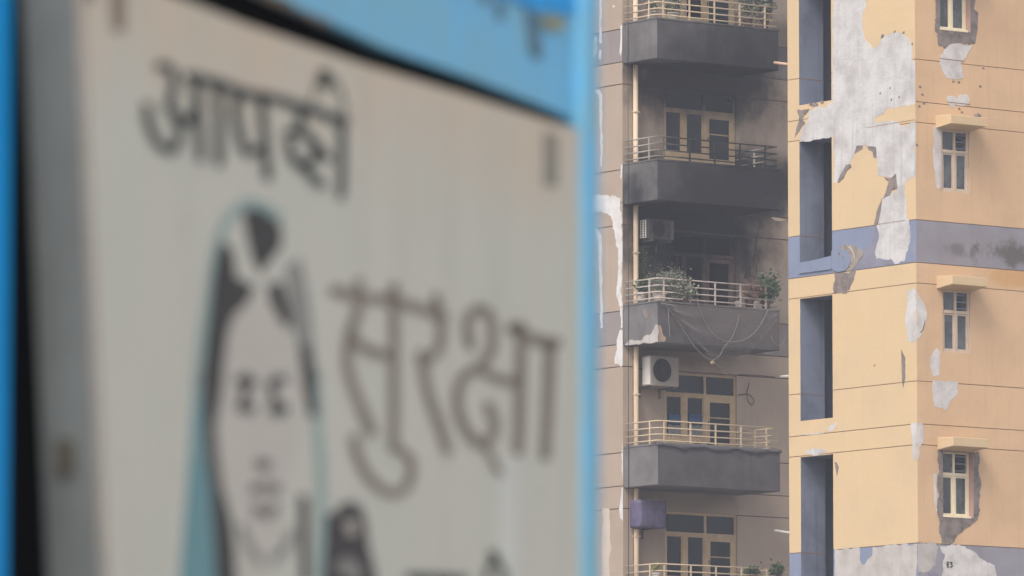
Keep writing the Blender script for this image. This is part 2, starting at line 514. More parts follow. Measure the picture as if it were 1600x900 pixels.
mat_ring = surface('tan_cement', (0.30, 0.255, 0.21), (0.17, 0.145, 0.13), 1.0, 7, .9, .4, .2)
left_patch(cl, [(540,290),(580,275),(640,272),(700,290),(770,350),(760,400),(720,430),(690,500),(650,530),(600,545),(560,400)], mat_ring, name='bare_cement_patch', d=.010, amp=.008)
left_patch(cl, [(455,330),(500,310),(560,320),(610,340),(640,390),(640,440),(620,500),(590,535),(520,548),(470,530),(445,500),(450,420)], mat_blue, name='paint_bulge', d=.022, amp=.006,
           label='bulging lump of render on the blue-grey band')
# cast collar of the blocked outlet
pv = [TW.on_u(*cl(x, y)) for x, y in ((610,290),(645,310),(668,350),(680,400),(682,450),(672,500))]
MB().tube([(-.012, a, z) for a, z in pv], .010, 6).build('outlet_collar', mat_putty, tower, smooth=True)
for x, y in ((530,362),(572,400),(578,490)):
    left_patch(cl, [(x-8,y-14),(x+6,y-10),(x+10,y+14),(x-4,y+18)], mat_cement, name='chip', d=.025, amp=.003)
left_patch(c8, [(866,212),(820,215),(808,250),(812,300),(800,370),(797,420),(805,480),(815,545),(850,550),(866,545)], mat_putty)
right_patch(c8, [(860,212),(880,250),(910,290),(930,340),(925,440),(900,500),(875,525),(860,525)], mat_putty_r)
left_patch(c8, [(770,595),(795,650),(797,780),(782,845),(775,780),(772,690)], mat_cement, name='bare_cement_patch', amp=.006)
left_patch(c8, [(592,704),(604,690),(606,696),(598,708)], mat_cement, name='chip', amp=.003)
left_patch(c9, [(610,185),(636,182),(636,360),(622,350),(615,260)], mat_putty)
right_patch(c9, [(632,182),(665,185),(670,250),(655,290),(650,350),(632,362)], mat_putty_r)
left_patch(c9, [(252,775),(370,766),(372,830),(392,852),(410,825),(430,800),(430,763),(500,757),(640,749),(640,1010),(252,1030)], mat_putty_dull,
           label='stripped band with a blue notch near the frame bottom')
right_patch(c9, [(640,747),(720,744),(735,760),(730,800),(722,850),(690,880),(640,885)], mat_putty_dull)
right_patch(c9, [(745,758),(850,757),(900,780),(930,810),(1000,850),(1010,900),(1000,960),(770,960),(755,900),(760,850),(768,800),(750,790)], mat_putty_r,
            label='cracked white patch bearing small painted letters')
right_patch(c9, [(690,890),(720,880),(738,890),(740,960),(690,960)], mat_oldpaint, name='old_paint_patch', d=.0065)
left_patch(c9, [(108,320),(140,305),(170,300),(215,315),(205,327),(150,331)], mat_putty, d=.003)
left_patch(c9, [(213,216),(240,190),(263,181),(256,200),(235,221)], mat_putty, d=.003)
left_patch(c9, [(95,236),(150,232),(200,228),(200,232),(150,237),(95,240)], mat_putty, d=.003, amp=.004)
left_patch(c9, [(252,362),(263,370),(272,388),(264,432),(258,400)], mat_cement, name='chip', amp=.006)
# right face
w1 = [(1000,-60),(1250,-60),(1240,30),(1235,60),(1258,75),(1258,140),(1252,230),(1235,280),(1210,290),(1130,280),(1090,280),(1050,310),(1010,290),(1000,250),(998,215),(985,200),(990,100)]
def ring_patch(outer, hole, m, **k):
    """bare render left round a window: the outline is cut open along the hole"""
    o = rough_outline(outer, .03, .03, random.random()*50)
    tri = tessellate_polygon([[Vector((p[0], p[1], 0)) for p in o], [Vector((p[0], p[1], 0)) for p in hole]])
    allp = o + hole; mb = MB(); mb.v = [RF(a, z, .006) for a, z in allp]; mb.f = [tuple(t) for t in tri]
    return mb.build('bare_cement_patch', m, tower)
def rect(h, p=0.004): return [(h[0]-p, h[2]-p), (h[1]+p, h[2]-p), (h[1]+p, h[3]+p), (h[0]-p, h[3]+p)]
hw = [w_ for w_ in windows if w_[4]]
lowN, topN = hw[0], hw[1]
o1 = Rr(c6, w1); topz = topN[3] + .06
o1[0] = (o1[0][0], topz); o1[1] = (o1[1][0], topz)
ring_patch(o1, rect(topN), mat_cement)
o4 = Rr(c9, [(737,303),(930,308),(925,400),(938,460),(925,640),(905,645),(880,670),(820,710),(815,740),(800,749),(755,746),(745,700),(745,640),(732,600),(740,520),(733,450),(740,400)])
o4[0] = (min(o4[0][0], lowN[0]-.05), lowN[3]+.02); o4[1] = (o4[1][0], lowN[3]+.02)
ring_patch(o4, rect(lowN), mat_cement)
right_patch(c6, [(1130,272),(1220,292),(1200,330),(1180,370),(1150,400),(1165,500),(1100,510),(1060,500),(1030,450),(1015,410),(1020,350),(1050,320),(1080,285)], mat_putty_r, d=.0065)
right_patch(c6, [(1060,615),(1110,612),(1125,640),(1140,610),(1190,610),(1210,640),(1200,670),(1160,680),(1120,665),(1095,690),(1065,665)], mat_putty_r, d=.005)
right_patch(c7, [(975,-8),(1027,-8),(1025,385),(1000,385),(985,340),(975,200)], mat_putty_r)
right_patch(c8, [(1000,590),(1018,615),(1018,690),(1010,765),(975,765),(955,710),(955,650),(975,610)], mat_putty_r)
right_patch(c9, [(712,-15),(830,-12),(832,40),(795,85),(775,125),(755,110),(720,105),(712,60)], mat_putty_r)
right_patch(c9, [(715,420),(731,420),(733,520),(738,600),(725,598),(720,500)], mat_putty_r)
right_patch(c8, [(886,490),(905,470),(920,410),(924,415),(912,470),(895,492)], mat_cement, name='crack', d=.0065, amp=.003)
for x, y in ((890,556),(905,605),(1295,437),(1103,523),(1138,527),(1275,553),(915,662),(885,680),(1140,696),(1158,718),(870,110+818)):
    right_patch(c6, [(x-7,y-7),(x+6,y-6),(x+8,y+7),(x-6,y+6)], mat_cement, name='chip', d=.005, amp=.004, step=.02)
for x, y in ((636,596),(708,637),(757,620),(698,563),(728,203),(785,208),(840,282)):
    left_patch(c6, [(x-6,y+6),(x+2,y-9),(x+8,y-5),(x+2,y+10)], mat_cement, name='chip', d=.0065, amp=.004, step=.02)
for pts in ([(185,650),(200,660),(215,664),(225,655),(240,664),(240,676),(205,680),(185,672)], [(262,640),(276,652),(270,664),(256,656)]):
    left_patch(c6, pts, mat_cement, name='dirt_patch', d=.012, amp=.008)
# groove lines still showing across the putty
for conv, pts in ((c6, [(545,817),(862,764)]), (c7, [(612,617),(800,590)])):
    a, b = L(conv, pts)
    mb = MB(); n = 14
    for i in range(n):
        p = (a[0]+(b[0]-a[0])*i/n, a[1]+(b[1]-a[1])*i/n); q = (a[0]+(b[0]-a[0])*(i+1)/n, a[1]+(b[1]-a[1])*(i+1)/n)
        t0 = .004+.006*noise.noise(Vector((i*.7, 0, 3)))
        mb.quad((-.0085, p[0], p[1]-t0), (-.0085, q[0], q[1]-t0), (-.0085, q[0], q[1]+t0), (-.0085, p[0], p[1]+t0))
    mb.build('crack', mat_groove, tower)
for pts in ([(1015,374),(1170,392)], [(1060,652),(1208,668)]):
    a, b = Rr(c6, pts)
    MB().quad((a[0], -.011, a[1]-.007), (b[0], -.011, b[1]-.007), (b[0], -.011, b[1]+.007), (a[0], -.011, a[1]+.007)).build('crack', mat_groove, tower)
# letters E3 painted on the stripped band
mat_char = surface('charcoal_marks', (0.04, 0.035, 0.035), None, 0.3, 5, 0.9, 0, 0)
def wall_stroke(px_pts, wd=.022):
    P = Rr(c9, px_pts); mb = MB()
    for (a, z), (b, z2) in zip(P[:-1], P[1:]):
        d = Vector((b-a, z2-z)); nrm = Vector((-d.y, d.x)).normalized() * wd/2
        mb.quad((a+nrm.x, -.012, z+nrm.y), (b+nrm.x, -.012, z2+nrm.y), (b-nrm.x, -.012, z2-nrm.y), (a-nrm.x, -.012, z-nrm.y))
    return mb
m_ = wall_stroke([(788,836),(777,836),(778,858),(788,858)]); m2 = wall_stroke([(778,847),(787,846)])
n0 = len(m_.v); m_.v += m2.v; m_.f += [tuple(i+n0 for i in f) for f in m2.f]; m_.build('lettering', mat_char, tower)
wall_stroke([(791,836),(802,837),(796,846),(803,852),(800,858),(792,858)]).build('lettering', mat_char, tower)

# drain spouts poking out past the hidden rear corner
for (x0, y0, x1, y1) in ((1207, 97.5, 1236, 100), (1217, 588.5, 1236, 587), (1208, 829, 1236, 833)):
    a = TW.on_u(x0, y0); b = TW.on_u(x1, y1)
    MB().tube([(.05, a[0], a[1]), (.05, max(b[0], TV1-.02), b[1])], .028, 8).build('drain_spout', mat_putty_dull if y0 > 500 else surface('spout_tan', (0.55, 0.36, 0.26), None), tower, smooth=True)

# lump of rubble on the upper hood
rb = bmesh.new(); bmesh.ops.create_icosphere(rb, subdivisions=2, radius=1)
for v in rb.verts:
    v.co *= 1 + .45*noise.noise(v.co*1.9)
    v.co = Vector((v.co.x*.075, v.co.y*.06, v.co.z*.05))
me = bpy.data.meshes.new('rubble_lump'); rb.to_mesh(me); rb.free()
ru, rz_ = TW.on_v(1529, 176, -.25)
rubble = link('rubble_lump', me, mat_cement)
rubble.location = TW.o + U*ru + V*(-.22) + Vector((0, 0, hz1 + .055)); rubble.rotation_euler = (0, 0, RZ)
tag(rubble, 'dark lump of fallen plaster lying on the upper window hood of the cream tower', 'rubble')

# ================================================================== THE BLOCK (centre, behind)
bz = lambda y: BB.on_v(973, y)[1]
PB = (bz(45) - bz(707)) / 3
BW = 0.24                                    # the balcony wall stands this far behind the corner pier
SU = BB.on_v(988.5, 400)[0]                  # pier width
B_g = sorted(round(z + k*PB, 4) for z in (bz(45), bz(96.5), bz(131)) for k in range(-8, 6))
bb_lo, bb_hi = bz(96.5), bz(45)
def b_band(z):
    k = round((z - (bb_lo+bb_hi)/2) / (2*PB))
    return bb_lo < z - 2*PB*k < bb_hi
def bst(px, py, rx, ry, strength, col=SOOT, rv=1.0):
    u, z = BB.on_v(px, py, BW)
    return ((u, .1, z), (rx/60.0, rv, ry/75.0), strength, col)
grime3 = [bst(1120, 508, 190, 60, .85, (.135, .112, .105), rv=3)]
soot_wall = [bst(1070, 350, 175, 138, 1.0, rv=3.4), bst(1095, 125, 180, 100, .98, rv=3),
             bst(1140, 285, 215, 75, .95, rv=3.2), bst(1160, 60, 190, 60, .60, rv=3), bst(1090, 415, 105, 75, .85),
             bst(1090, 545, 150, 40, .35), bst(1060, 770, 120, 40, .3), bst(1130, 500, 160, 35, .3)]
taupe = (0.40, 0.315, 0.25)
mat_taupe = surface('taupe_paint', taupe, (0.28, 0.22, 0.18), 0.5, 0.9, 0.85, 0.2, 0.35, root=block, stains=soot_wall)
mat_bband = surface('grey_band_paint', (0.25, 0.215, 0.20), (0.16, 0.14, 0.135), 0.6, 1.1, 0.85, 0.2, 0.3, root=block, stains=soot_wall)
mat_ffront = surface('shaded_grimy_fascia', (0.098, 0.09, 0.094), (0.062, 0.057, 0.06), 0.9, 2.0, 0.9, 0.4, 0.7, root=block, stains=soot_wall + grime3)  # shade of the front put into its base colour, under the soot stains
mat_fascia = surface('weathered_fascia', (0.165, 0.155, 0.152), (0.09, 0.082, 0.083), 0.8, 1.3, 0.9, 0.3, 0.5, root=block, stains=soot_wall)
mat_pipe = surface('cream_pipe_paint', (0.70, 0.55, 0.40), (0.52, 0.38, 0.26), 0.3, 3, 0.55, 0.05, 0.3, root=block, stains=[(s[0], s[1], s[2]*.35, s[3]) for s in soot_wall])
soot_high = [bst(1095, 115, 200, 92, 1.0, rv=3), bst(1075, 345, 150, 100, 1.0, rv=3)]
mat_bframe = surface('beige_joinery_paint', (0.53, 0.39, 0.24), (0.34, 0.235, 0.14), 0.6, 4, 0.6, 0.05, 0.3, root=block, stains=soot_high, stain_noise=.2)
mat_burnt = surface('scorched_joinery', (0.17, 0.095, 0.075), (0.05, 0.04, 0.035), 1.0, 5, 0.8, 0.2, 0.6, root=block,
                    stains=[bst(1060, 380, 75, 100, .97, rv=3), bst(1110, 340, 120, 85, .97, rv=3)], stain_noise=.25)
mat_bglass = glass('block_window_glass', (0.34, 0.38, 0.45), 0.03, 0.25, (0.05, 0.06, 0.08))
mat_white = surface('white_appliance', (0.66, 0.64, 0.60), (0.42, 0.38, 0.34), 0.5, 4, 0.5, 0.05, 0.4)
mat_sooty = surface('sooty_appliance', (0.085, 0.078, 0.08), (0.02, 0.02, 0.02), 0.6, 6, 0.7, 0.1, 0.4)
mat_sooty2 = surface('sooty_appliance_edge', (0.16, 0.145, 0.14), (0.05, 0.05, 0.05), 0.8, 6, 0.7, 0.1, 0.6)
mat_black = surface('black_plastic', (0.02, 0.02, 0.02), None, 0.3, 5, 0.6, 0, 0)
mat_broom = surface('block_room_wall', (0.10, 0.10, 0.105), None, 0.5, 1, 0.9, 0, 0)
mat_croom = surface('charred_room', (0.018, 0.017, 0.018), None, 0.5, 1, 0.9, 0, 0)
mat_rail = surface('cream_rail_paint', (0.55, 0.435, 0.30), (0.35, 0.25, 0.17), 0.4, 6, 0.6, 0, 0.2)
mat_railw = surface('faded_rail_paint', (0.50, 0.44, 0.40), (0.26, 0.19, 0.16), 0.6, 6, 0.6, 0, 0.2)
mat_raild = surface('blackened_rail_paint', (0.40, 0.36, 0.31), (0.3, 0.25, 0.2), 0.5, 6, 0.6, 0, 0.1, root=block, stains=[
    ((2.4, -1.35, BB.on_v(1150, 235, BW)[1]), (3.6, .95, 2.6), 1.0, (0.018, .018, .02))], stain_noise=.06)

BH = 32.0
LB = 7.0
FB0 = left_face(0.0); FP = right_face(0.0); FW = right_face(BW)
# window unit measured on the lower balcony (floor with the beige air conditioner)
fu = lambda x, y=640: BB.on_v(x, y, BW)[0]
fz = lambda x, y: BB.on_v(x, y, BW)[1]
W = dict(u0=fu(1038.5), p1=fu(1043), p2=fu(1067.5), m1=fu(1074.5), m2=fu(1100.5), d0=fu(1105), dg0=fu(1110.5), dg1=fu(1142), u1=fu(1151),
         top=fz(1062, 582), t0=fz(1062, 586), t1=fz(1062, 613), l1=fz(1062, 618), wb=fz(1042, 681)-.02, db=fz(1130, 699)-.03)
b_holes = []
for k in range(-3, 5):
    dz = k*PB
    o_ = {2: .085, -1: .03}.get(k, 0)
    b_holes.append((W['u0'], W['u1'], W['db']+dz+o_, W['top']+dz+o_))
bnm = lambda z: 'painted_band' if b_band(z) else 'wall_panel'
bmt = lambda z: mat_bband if b_band(z) else mat_taupe
mat_bgroove = surface('block_groove_dirt', (0.085, 0.065, 0.055), None, 0.5, 3, 0.9, 0, 0)
mat_taupe_s = surface('taupe_side_paint', (0.36, 0.285, 0.225), (0.29, 0.225, 0.18), 0.5, 0.9, 0.85, 0.2, 0.3, root=block)
mat_bband_s = surface('grey_side_band_paint', (0.25, 0.215, 0.205), (0.18, 0.155, 0.15), 0.6, 1.1, 0.85, 0.2, 0.3, root=block)
courses(block, FB0, 0.0, LB, B_g, 0, BH, [], lambda z: mat_bband_s if b_band(z) else mat_taupe_s, mat_bgroove, bnm, g=.02)
courses(block, FP, 0.0, SU, B_g, 0, BH, [], bmt, mat_bgroove, bnm, g=.02)
courses(block, FW, SU, 9.0, B_g, 0, BH, b_holes, bmt, mat_bgroove, bnm, g=.02)
MB().quad((SU, 0, 0), (SU, BW, 0), (SU, BW, BH), (SU, 0, BH)).build('pier_return', mat_taupe, block)
MB().quad((0, LB, 0), (9, LB, 0), (9, LB, BH), (0, LB, BH)).build('rear_wall', mat_taupe, block)
MB().quad((9, BW, 0), (9, LB, 0), (9, LB, BH), (9, BW, BH)).build('side_wall', mat_taupe, block)
MB().box(-.1, 9.1, -.1, LB+.1, BH, BH+.25).build('roof', mat_fascia, block)

mat_sglass = glass('sooted_glass', (0.15, 0.15, 0.16), 0.02, 0.9, (0.03, 0.03, 0.034))
mat_curtain = surface('pale_curtain', (.55, .53, .48), None, .3, 5, .9, 0, 0)
WOFF = {2: .085, -1: .03}
def block_window(k):
    dz = k*PB + WOFF.get(k, 0); charred = (k == 1)
    m = mat_burnt if charred else mat_bframe
    h = b_holes[k+3]
    reveal(block, FW, h, 0.2, m if charred else mat_taupe, 'window_reveal')
    y0, y1 = BW+.03, BW+.09
    w0, w1 = W['u0'], W['u1']
    # fixed frame with transom lights
    fr = MB()
    top, t1, l1, wb, db = (W[q]+dz for q in ('top', 't1', 'l1', 'wb', 'db'))
    fr.box(w0, W['p1']-.02, y0, y1, db, top).box(w1-.05, w1, y0, y1, db, top)
    fr.box(W['p1']-.02, w1-.05, y0, y1, top-.05, top)
    fr.box(W['p1']-.02, w1-.05, y0-.003, y1, l1, t1)
    fr.box(W['m2']+.01, W['d0']+.02, y0-.006, y1, db, l1).box(W['m2']+.015, W['d0']-.01, y0-.002, y1, t1, top-.05)
    fr.box(W['p2'], W['m1'], y0-.002, y1, wb, l1)
    fr.box(W['p1']-.02, W['p2'], y0, y1, wb-.07, wb).box(W['p2'], W['m2']+.01, y0+.001, y1, wb-.07, wb)
    fr.box(W['p1']-.02, W['m2']+.01, y0+.01, y1, db, wb-.07)
    f = fr.build('window', m, block)
    if charred:
        # a few surviving bars of a burnt casement
        MB().box(W['p1']+.30, W['p1']+.33, y0+.02, y1-.01, wb, l1).build('casement', m, f)
        dr = MB(); dr.box(W['d0']+.02, W['dg0'], y0, y1, db, l1-.02).box(W['dg1'], w1-.05, y0, y1, db, l1-.02).box(W['dg0'], W['dg1'], y0, y1, l1-.10, l1-.02)
        dr.build('door', m, block)
    else:
        if k != -9:
            for a, b in ((W['p1']-.02, W['p2']), (W['m1'], W['m2']+.01)):
                cs = MB(); c = .03
                cs.box(a, a+c, y0+.01, y1-.01, wb, l1).box(b-c, b, y0+.01, y1-.01, wb, l1).box(a+c, b-c, y0+.01, y1-.01, wb, wb+c).box(a+c, b-c, y0+.01, y1-.01, l1-c, l1)
                cs.build('casement', m, f)
                MB().box(a+c, b-c, y0+.03, y0+.034, wb+c, l1-c).build('pane', mat_bglass, f)
        MB().box(W['p1']-.02, W['m2']+.015, y0+.03, y0+.034, t1, top-.05).build('pane', mat_sglass if k == 2 else mat_bglass, f)
        MB().box(W['d0']-.01, w1-.05, y0+.03, y0+.034, t1, top-.05).build('pane', mat_sglass if k == 2 else mat_bglass, f)
        dr = MB()
        a, b = W['d0']+.02, w1-.05
        dr.box(a, W['dg0'], y0-.004, y1-.012, db, l1).box(W['dg1'], b, y0-.004, y1-.012, db, l1)
        dr.box(W['dg0'], W['dg1'], y0-.004, y1-.012, l1-.10, l1).box(W['dg0'], W['dg1'], y0-.004, y1-.012, db, db+.12)
        d = dr.build('door', m, block)
        MB().box(W['dg0'], W['dg1'], y0+.02, y0+.024, db+.12, l1-.10).build('pane', mat_bglass, d)
        MB().box(W['dg0'], W['dg1'], y0-.002, y0+.01, (db+l1)/2+.10, (db+l1)/2+.125).build('door_rail', m, d)
        MB().box(W['dg0']-.045, W['dg0']-.032, y0-.02, y0-.004, (db+l1)/2-.04, (db+l1)/2+.04).build('handle', mat_black, d)
    if k == 2:
        for xa, xb in ((1060, 1067), (1091, 1100)):
            ua, ub_ = fu(xa), fu(xb); cm = MB(); z0_, z1_ = W['wb']+dz, W['l1']+dz
            for i in range(10):
                x0_ = ua+(ub_-ua)*i/10; x1_ = ua+(ub_-ua)*(i+1)/10
                ya, yb = BW+.085+.006*(i % 2), BW+.085+.006*((i+1) % 2)
                cm.quad((x0_, ya, z0_), (x1_, yb, z0_), (x1_, yb, z1_), (x0_, ya, z1_))
            cm.build('curtain', mat_curtain, block)
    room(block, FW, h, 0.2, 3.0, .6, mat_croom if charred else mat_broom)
for k in range(-3, 5): block_window(k)

# balconies
bd_v = None
BD = BB.on_u(1026.5, 250)[0]
bu0 = 0.03
def solve_front():
    # distance the balcony stands out so that its near corner is seen at px 1026.5
    lo, hi = -3.0, 0.0
    for _ in range(50):
        mid = (lo+hi)/2
        if BB.on_v(1026.5, 250, mid)[0] > bu0: hi = mid
        else: lo = mid
    return (lo+hi)/2
a_, b_ = BB.on_v(1026.5, 250, -3.0)[0], BB.on_v(1026.5, 250, 0.0)[0]
BV = -1.17
bu0 = BB.on_v(1026.5, 250, BV)[0]
bu1 = BB.on_v(1217.5, 265, BV)[0]
q = lambda y: BB.on_v(1026.5, y, BV)[1]
ft, fb = q(250), q(312)                      # parapet top and soffit of the blackened balcony
rail_z = [q(212), q(222.8), q(232.8), q(242.4)]
post_u = [BB.on_v(x, 240, BV)[0] for x in (1039, 1080, 1119, 1158.5, 1198)]
0 and print('STOREY', PT, PB, 'fascia', ft-fb, 'bu0', bu0, bu1, [round(q(y)-ft, 3) for y in (25, 474.4, 696.7)], 'PB', PB, 'BW', fz(1130, 258)-ft)
def balcony(k, m_rail, droop=False):
    dz = k*PB
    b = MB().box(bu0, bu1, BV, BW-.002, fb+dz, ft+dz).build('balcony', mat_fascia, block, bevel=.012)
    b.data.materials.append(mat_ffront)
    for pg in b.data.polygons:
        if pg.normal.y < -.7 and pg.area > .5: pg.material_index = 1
    MB().box(bu0-.012, bu1+.012, BV-.012, BV+.10, ft+dz+.001, ft+dz+.035).build('coping', mat_fascia, b)
    MB().box(bu0-.012, bu0+.10, BV+.1, 0.0, ft+dz+.001, ft+dz+.035).build('coping', mat_fascia, b)
    o = .05
    x0, x1, yf = bu0+o, bu1-o, BV+o
    for i, z in enumerate(rail_z):
        MB().tube([(x0, -.02, z+dz), (x0, yf+.06, z+dz), (x0+.05, yf, z+dz), (x1+.02, yf, z+dz)], .016, 6).build('rail', m_rail, b, smooth=True)
        MB().tube([(x1-.02, yf, z+dz-.002), (x1-.02, BW, z+dz-.002)], .014, 6).build('rail', m_rail, b, smooth=True)
    zt_ = rail_z[0]+dz
    for u in post_u: MB().box(u-.016, u+.016, yf-.012, yf+.012, ft+dz+.035, zt_).build('post', m_rail, b)
    for v_ in (yf+.28, ): MB().box(x0-.012, x0+.012, v_-.016, v_+.016, ft+dz+.035, zt_).build('post', m_rail, b)
    MB().box(x1-.035, x1-.01, -.42, -.39, ft+dz+.035, zt_).build('post', m_rail, b)
    return b
bl = {}
for k in range(-4, 4):
    # k = 0 is the blackened balcony
    bl[k] = balcony(k, {0: mat_raild, -1: mat_railw}.get(k, mat_rail))
bl[0]['label'] = 'soot blackened balcony'
bl[-1]['label'] = 'balcony with chipped corner and torn net'
bl[-2]['label'] = 'balcony with tarpaulin edge draped over its parapet'

# broken corner of the balcony with the net: pale bare patch
def bfr(pts): return [BB.on_v(900+x/4.5, 380+y/4.5, BV) for x, y in pts]
ub = bu0
def bsd(pts): return [BB.on_u(900+x/4.5, 380+y/4.5, ub) for x, y in pts]
FSD = left_face(ub); FFR = right_face(BV)
patch(block, FSD, bsd([(345,720),(375,680),(460,680),(480,655),(530,640),(560,570),(578,575),(578,695)]), mat_putty_dull, d=.006)
patch(block, FFR, bfr([(574,572),(600,580),(612,640),(632,665),(625,690),(574,695)]), surface('tan_patch', (0.42,0.32,0.24), None, .6, 4), d=.006)
patch(block, FSD, bsd([(465,470),(490,465),(520,490),(515,520),(490,525),(475,500)]), mat_cement, d=.006)
# white filler streaks on the left face of the block
def b1(x, y): return 900+x/4.5, y/4.5
def b2(x, y): return 900+x/4.5, 190+y/4.5
def b3(x, y): return 900+x/4.5, 380+y/4.5
def b5(x, y): return 900+x/4.5, 700+y/4.5
mat_filler = surface('white_filler', (0.60, 0.58, 0.57), (0.45, 0.42, 0.4), 0.7, 4, 0.9, 0.2, 0.1)
def bl_patch(conv, pts, m=mat_filler, **k):
    return patch(block, FB0, [BB.on_u(*conv(*p)) for p in pts], m, clip=(0.004, LB), **k)
bl_patch(b1, [(164,-40),(182,-40),(180,120),(176,180),(182,230),(178,310),(164,300),(165,200)], amp=.02)
bl_patch(b1, [(165,350),(180,350),(176,400),(168,425),(158,400)], amp=.01)
bl_patch(b1, [(130,255),(150,262),(146,330),(135,400),(112,400),(118,300)], amp=.02)
bl_patch(b1, [(312,180),(326,175),(328,260),(324,300),(320,370),(315,400),(306,370),(314,300)], amp=.015)
bl_patch(b1, [(255,40),(270,38),(276,48),(262,54)], amp=.005)
bl_patch(b1, [(128,622),(165,630),(184,665),(182,740),(186,800),(180,900),(188,960),(186,1060),(180,1172),(170,1170),(172,1000),(165,800),(160,670),(135,650)], amp=.015)
bl_patch(b2, [(318,300),(332,308),(326,350),(322,402),(313,395),(314,340)], amp=.012)
bl_patch(b2, [(120,520),(180,520),(240,530),(310,535),(312,620),(322,680),(326,780),(328,900),(326,1100),(322,1250),(330,1300),(300,1300),(290,1150),(298,1000),(296,900),(280,850),(268,760),(255,690),(235,655),(190,632),(140,635),(110,645)], amp=.03)
bl_patch(b2, [(118,748),(150,752),(175,790),(182,850),(178,960),(186,1100),(184,1250),(188,1450),(172,1450),(168,1200),(160,960),(160,860),(140,780)], amp=.015)
bl_patch(b3, [(312,440),(332,460),(330,520),(342,570),(335,592),(316,598),(318,540),(310,500)], amp=.015)
bl_patch(b3, [(310,610),(335,620),(338,680),(336,850),(318,868),(300,850),(272,848),(272,800),(290,740),(288,680)], amp=.02)
bl_patch(b5, [(326,-20),(340,30),(344,90),(348,190),(340,232),(328,215),(322,130)], amp=.015)
bl_patch(b5, [(322,285),(346,285),(350,380),(348,520),(330,515),(310,490),(305,430),(315,350)], amp=.02)
bl_patch(b5, [(190,420),(235,430),(240,520),(238,640),(250,700),(235,760),(232,1000),(180,1000),(185,600)], surface('pale_wash', (0.50,0.415,0.345), None, .3, 3), amp=.02)
# hairline on the right wall under the blackened balcony
patch(block, FW, [BB.on_v(*b2(*p), BW) for p in [(1368,672),(1430,676),(1478,690),(1430,702),(1400,694)]], surface('pale_scrape', (0.52,0.43,0.33), None), d=.004, amp=.01)

# downpipe and cables
PV = -.035
pu = BB.on_v(993.5, 400, PV)[0]
MB().tube([(pu, PV, 0), (pu, PV, BH)], .056, 12).build('downpipe', mat_pipe, block, smooth=True)
for k in range(-4, 4):
    z = ft + k*PB + 1.15
    MB().box(pu-.068, pu+.068, PV-.068, PV+.07, z, z+.02).build('pipe_collar', mat_pipe, block)
cu = BB.on_u(984, 400, bu0)[0]
MB().tube([(bu0-.03, cu+.0, 6), (bu0-.03, cu+.02, 12), (bu0-.03, cu, BH-4)], .008, 5).build('cable', mat_black, block)
mat_wire = surface('dusty_wire', (0.07, 0.06, 0.058), None, .3, 5, .8, 0, 0)
def wall_cable(pts, r=.008, conv=None, dv=.02):
    P = [BB.on_v(*(conv(*p) if conv else p), BW) for p in pts]
    return MB().tube([(a, BW-dv, z) for a, z in P], r, 5).build('cable', mat_wire, block)
wall_cable([(1270,-40),(1255,60),(1245,120),(1240,170),(1215,190),(1190,215),(1185,245)], .011, b3)
wall_cable([(1225,165),(1200,200),(1190,220),(1185,250)], .022, b3)
wall_cable([(1268,-60),(1262,40),(1245,100),(1268,160),(1260,210),(1280,260),(1270,300)], .008, b3)
def b4(x, y): return 900+x/4.5, 540+y/4.5
wall_cable([(1135,350),(1180,342),(1215,345),(1245,375),(1248,405),(1232,420),(1205,395),(1197,330),(1215,260)], .009, b4)
wall_cable([(1135,205),(1250,208),(1395,222)], .008, b4)

# ================================================================== things on the balconies
def world(u, v, z): return BB.o + U*u + V*v + Vector((0, 0, z))

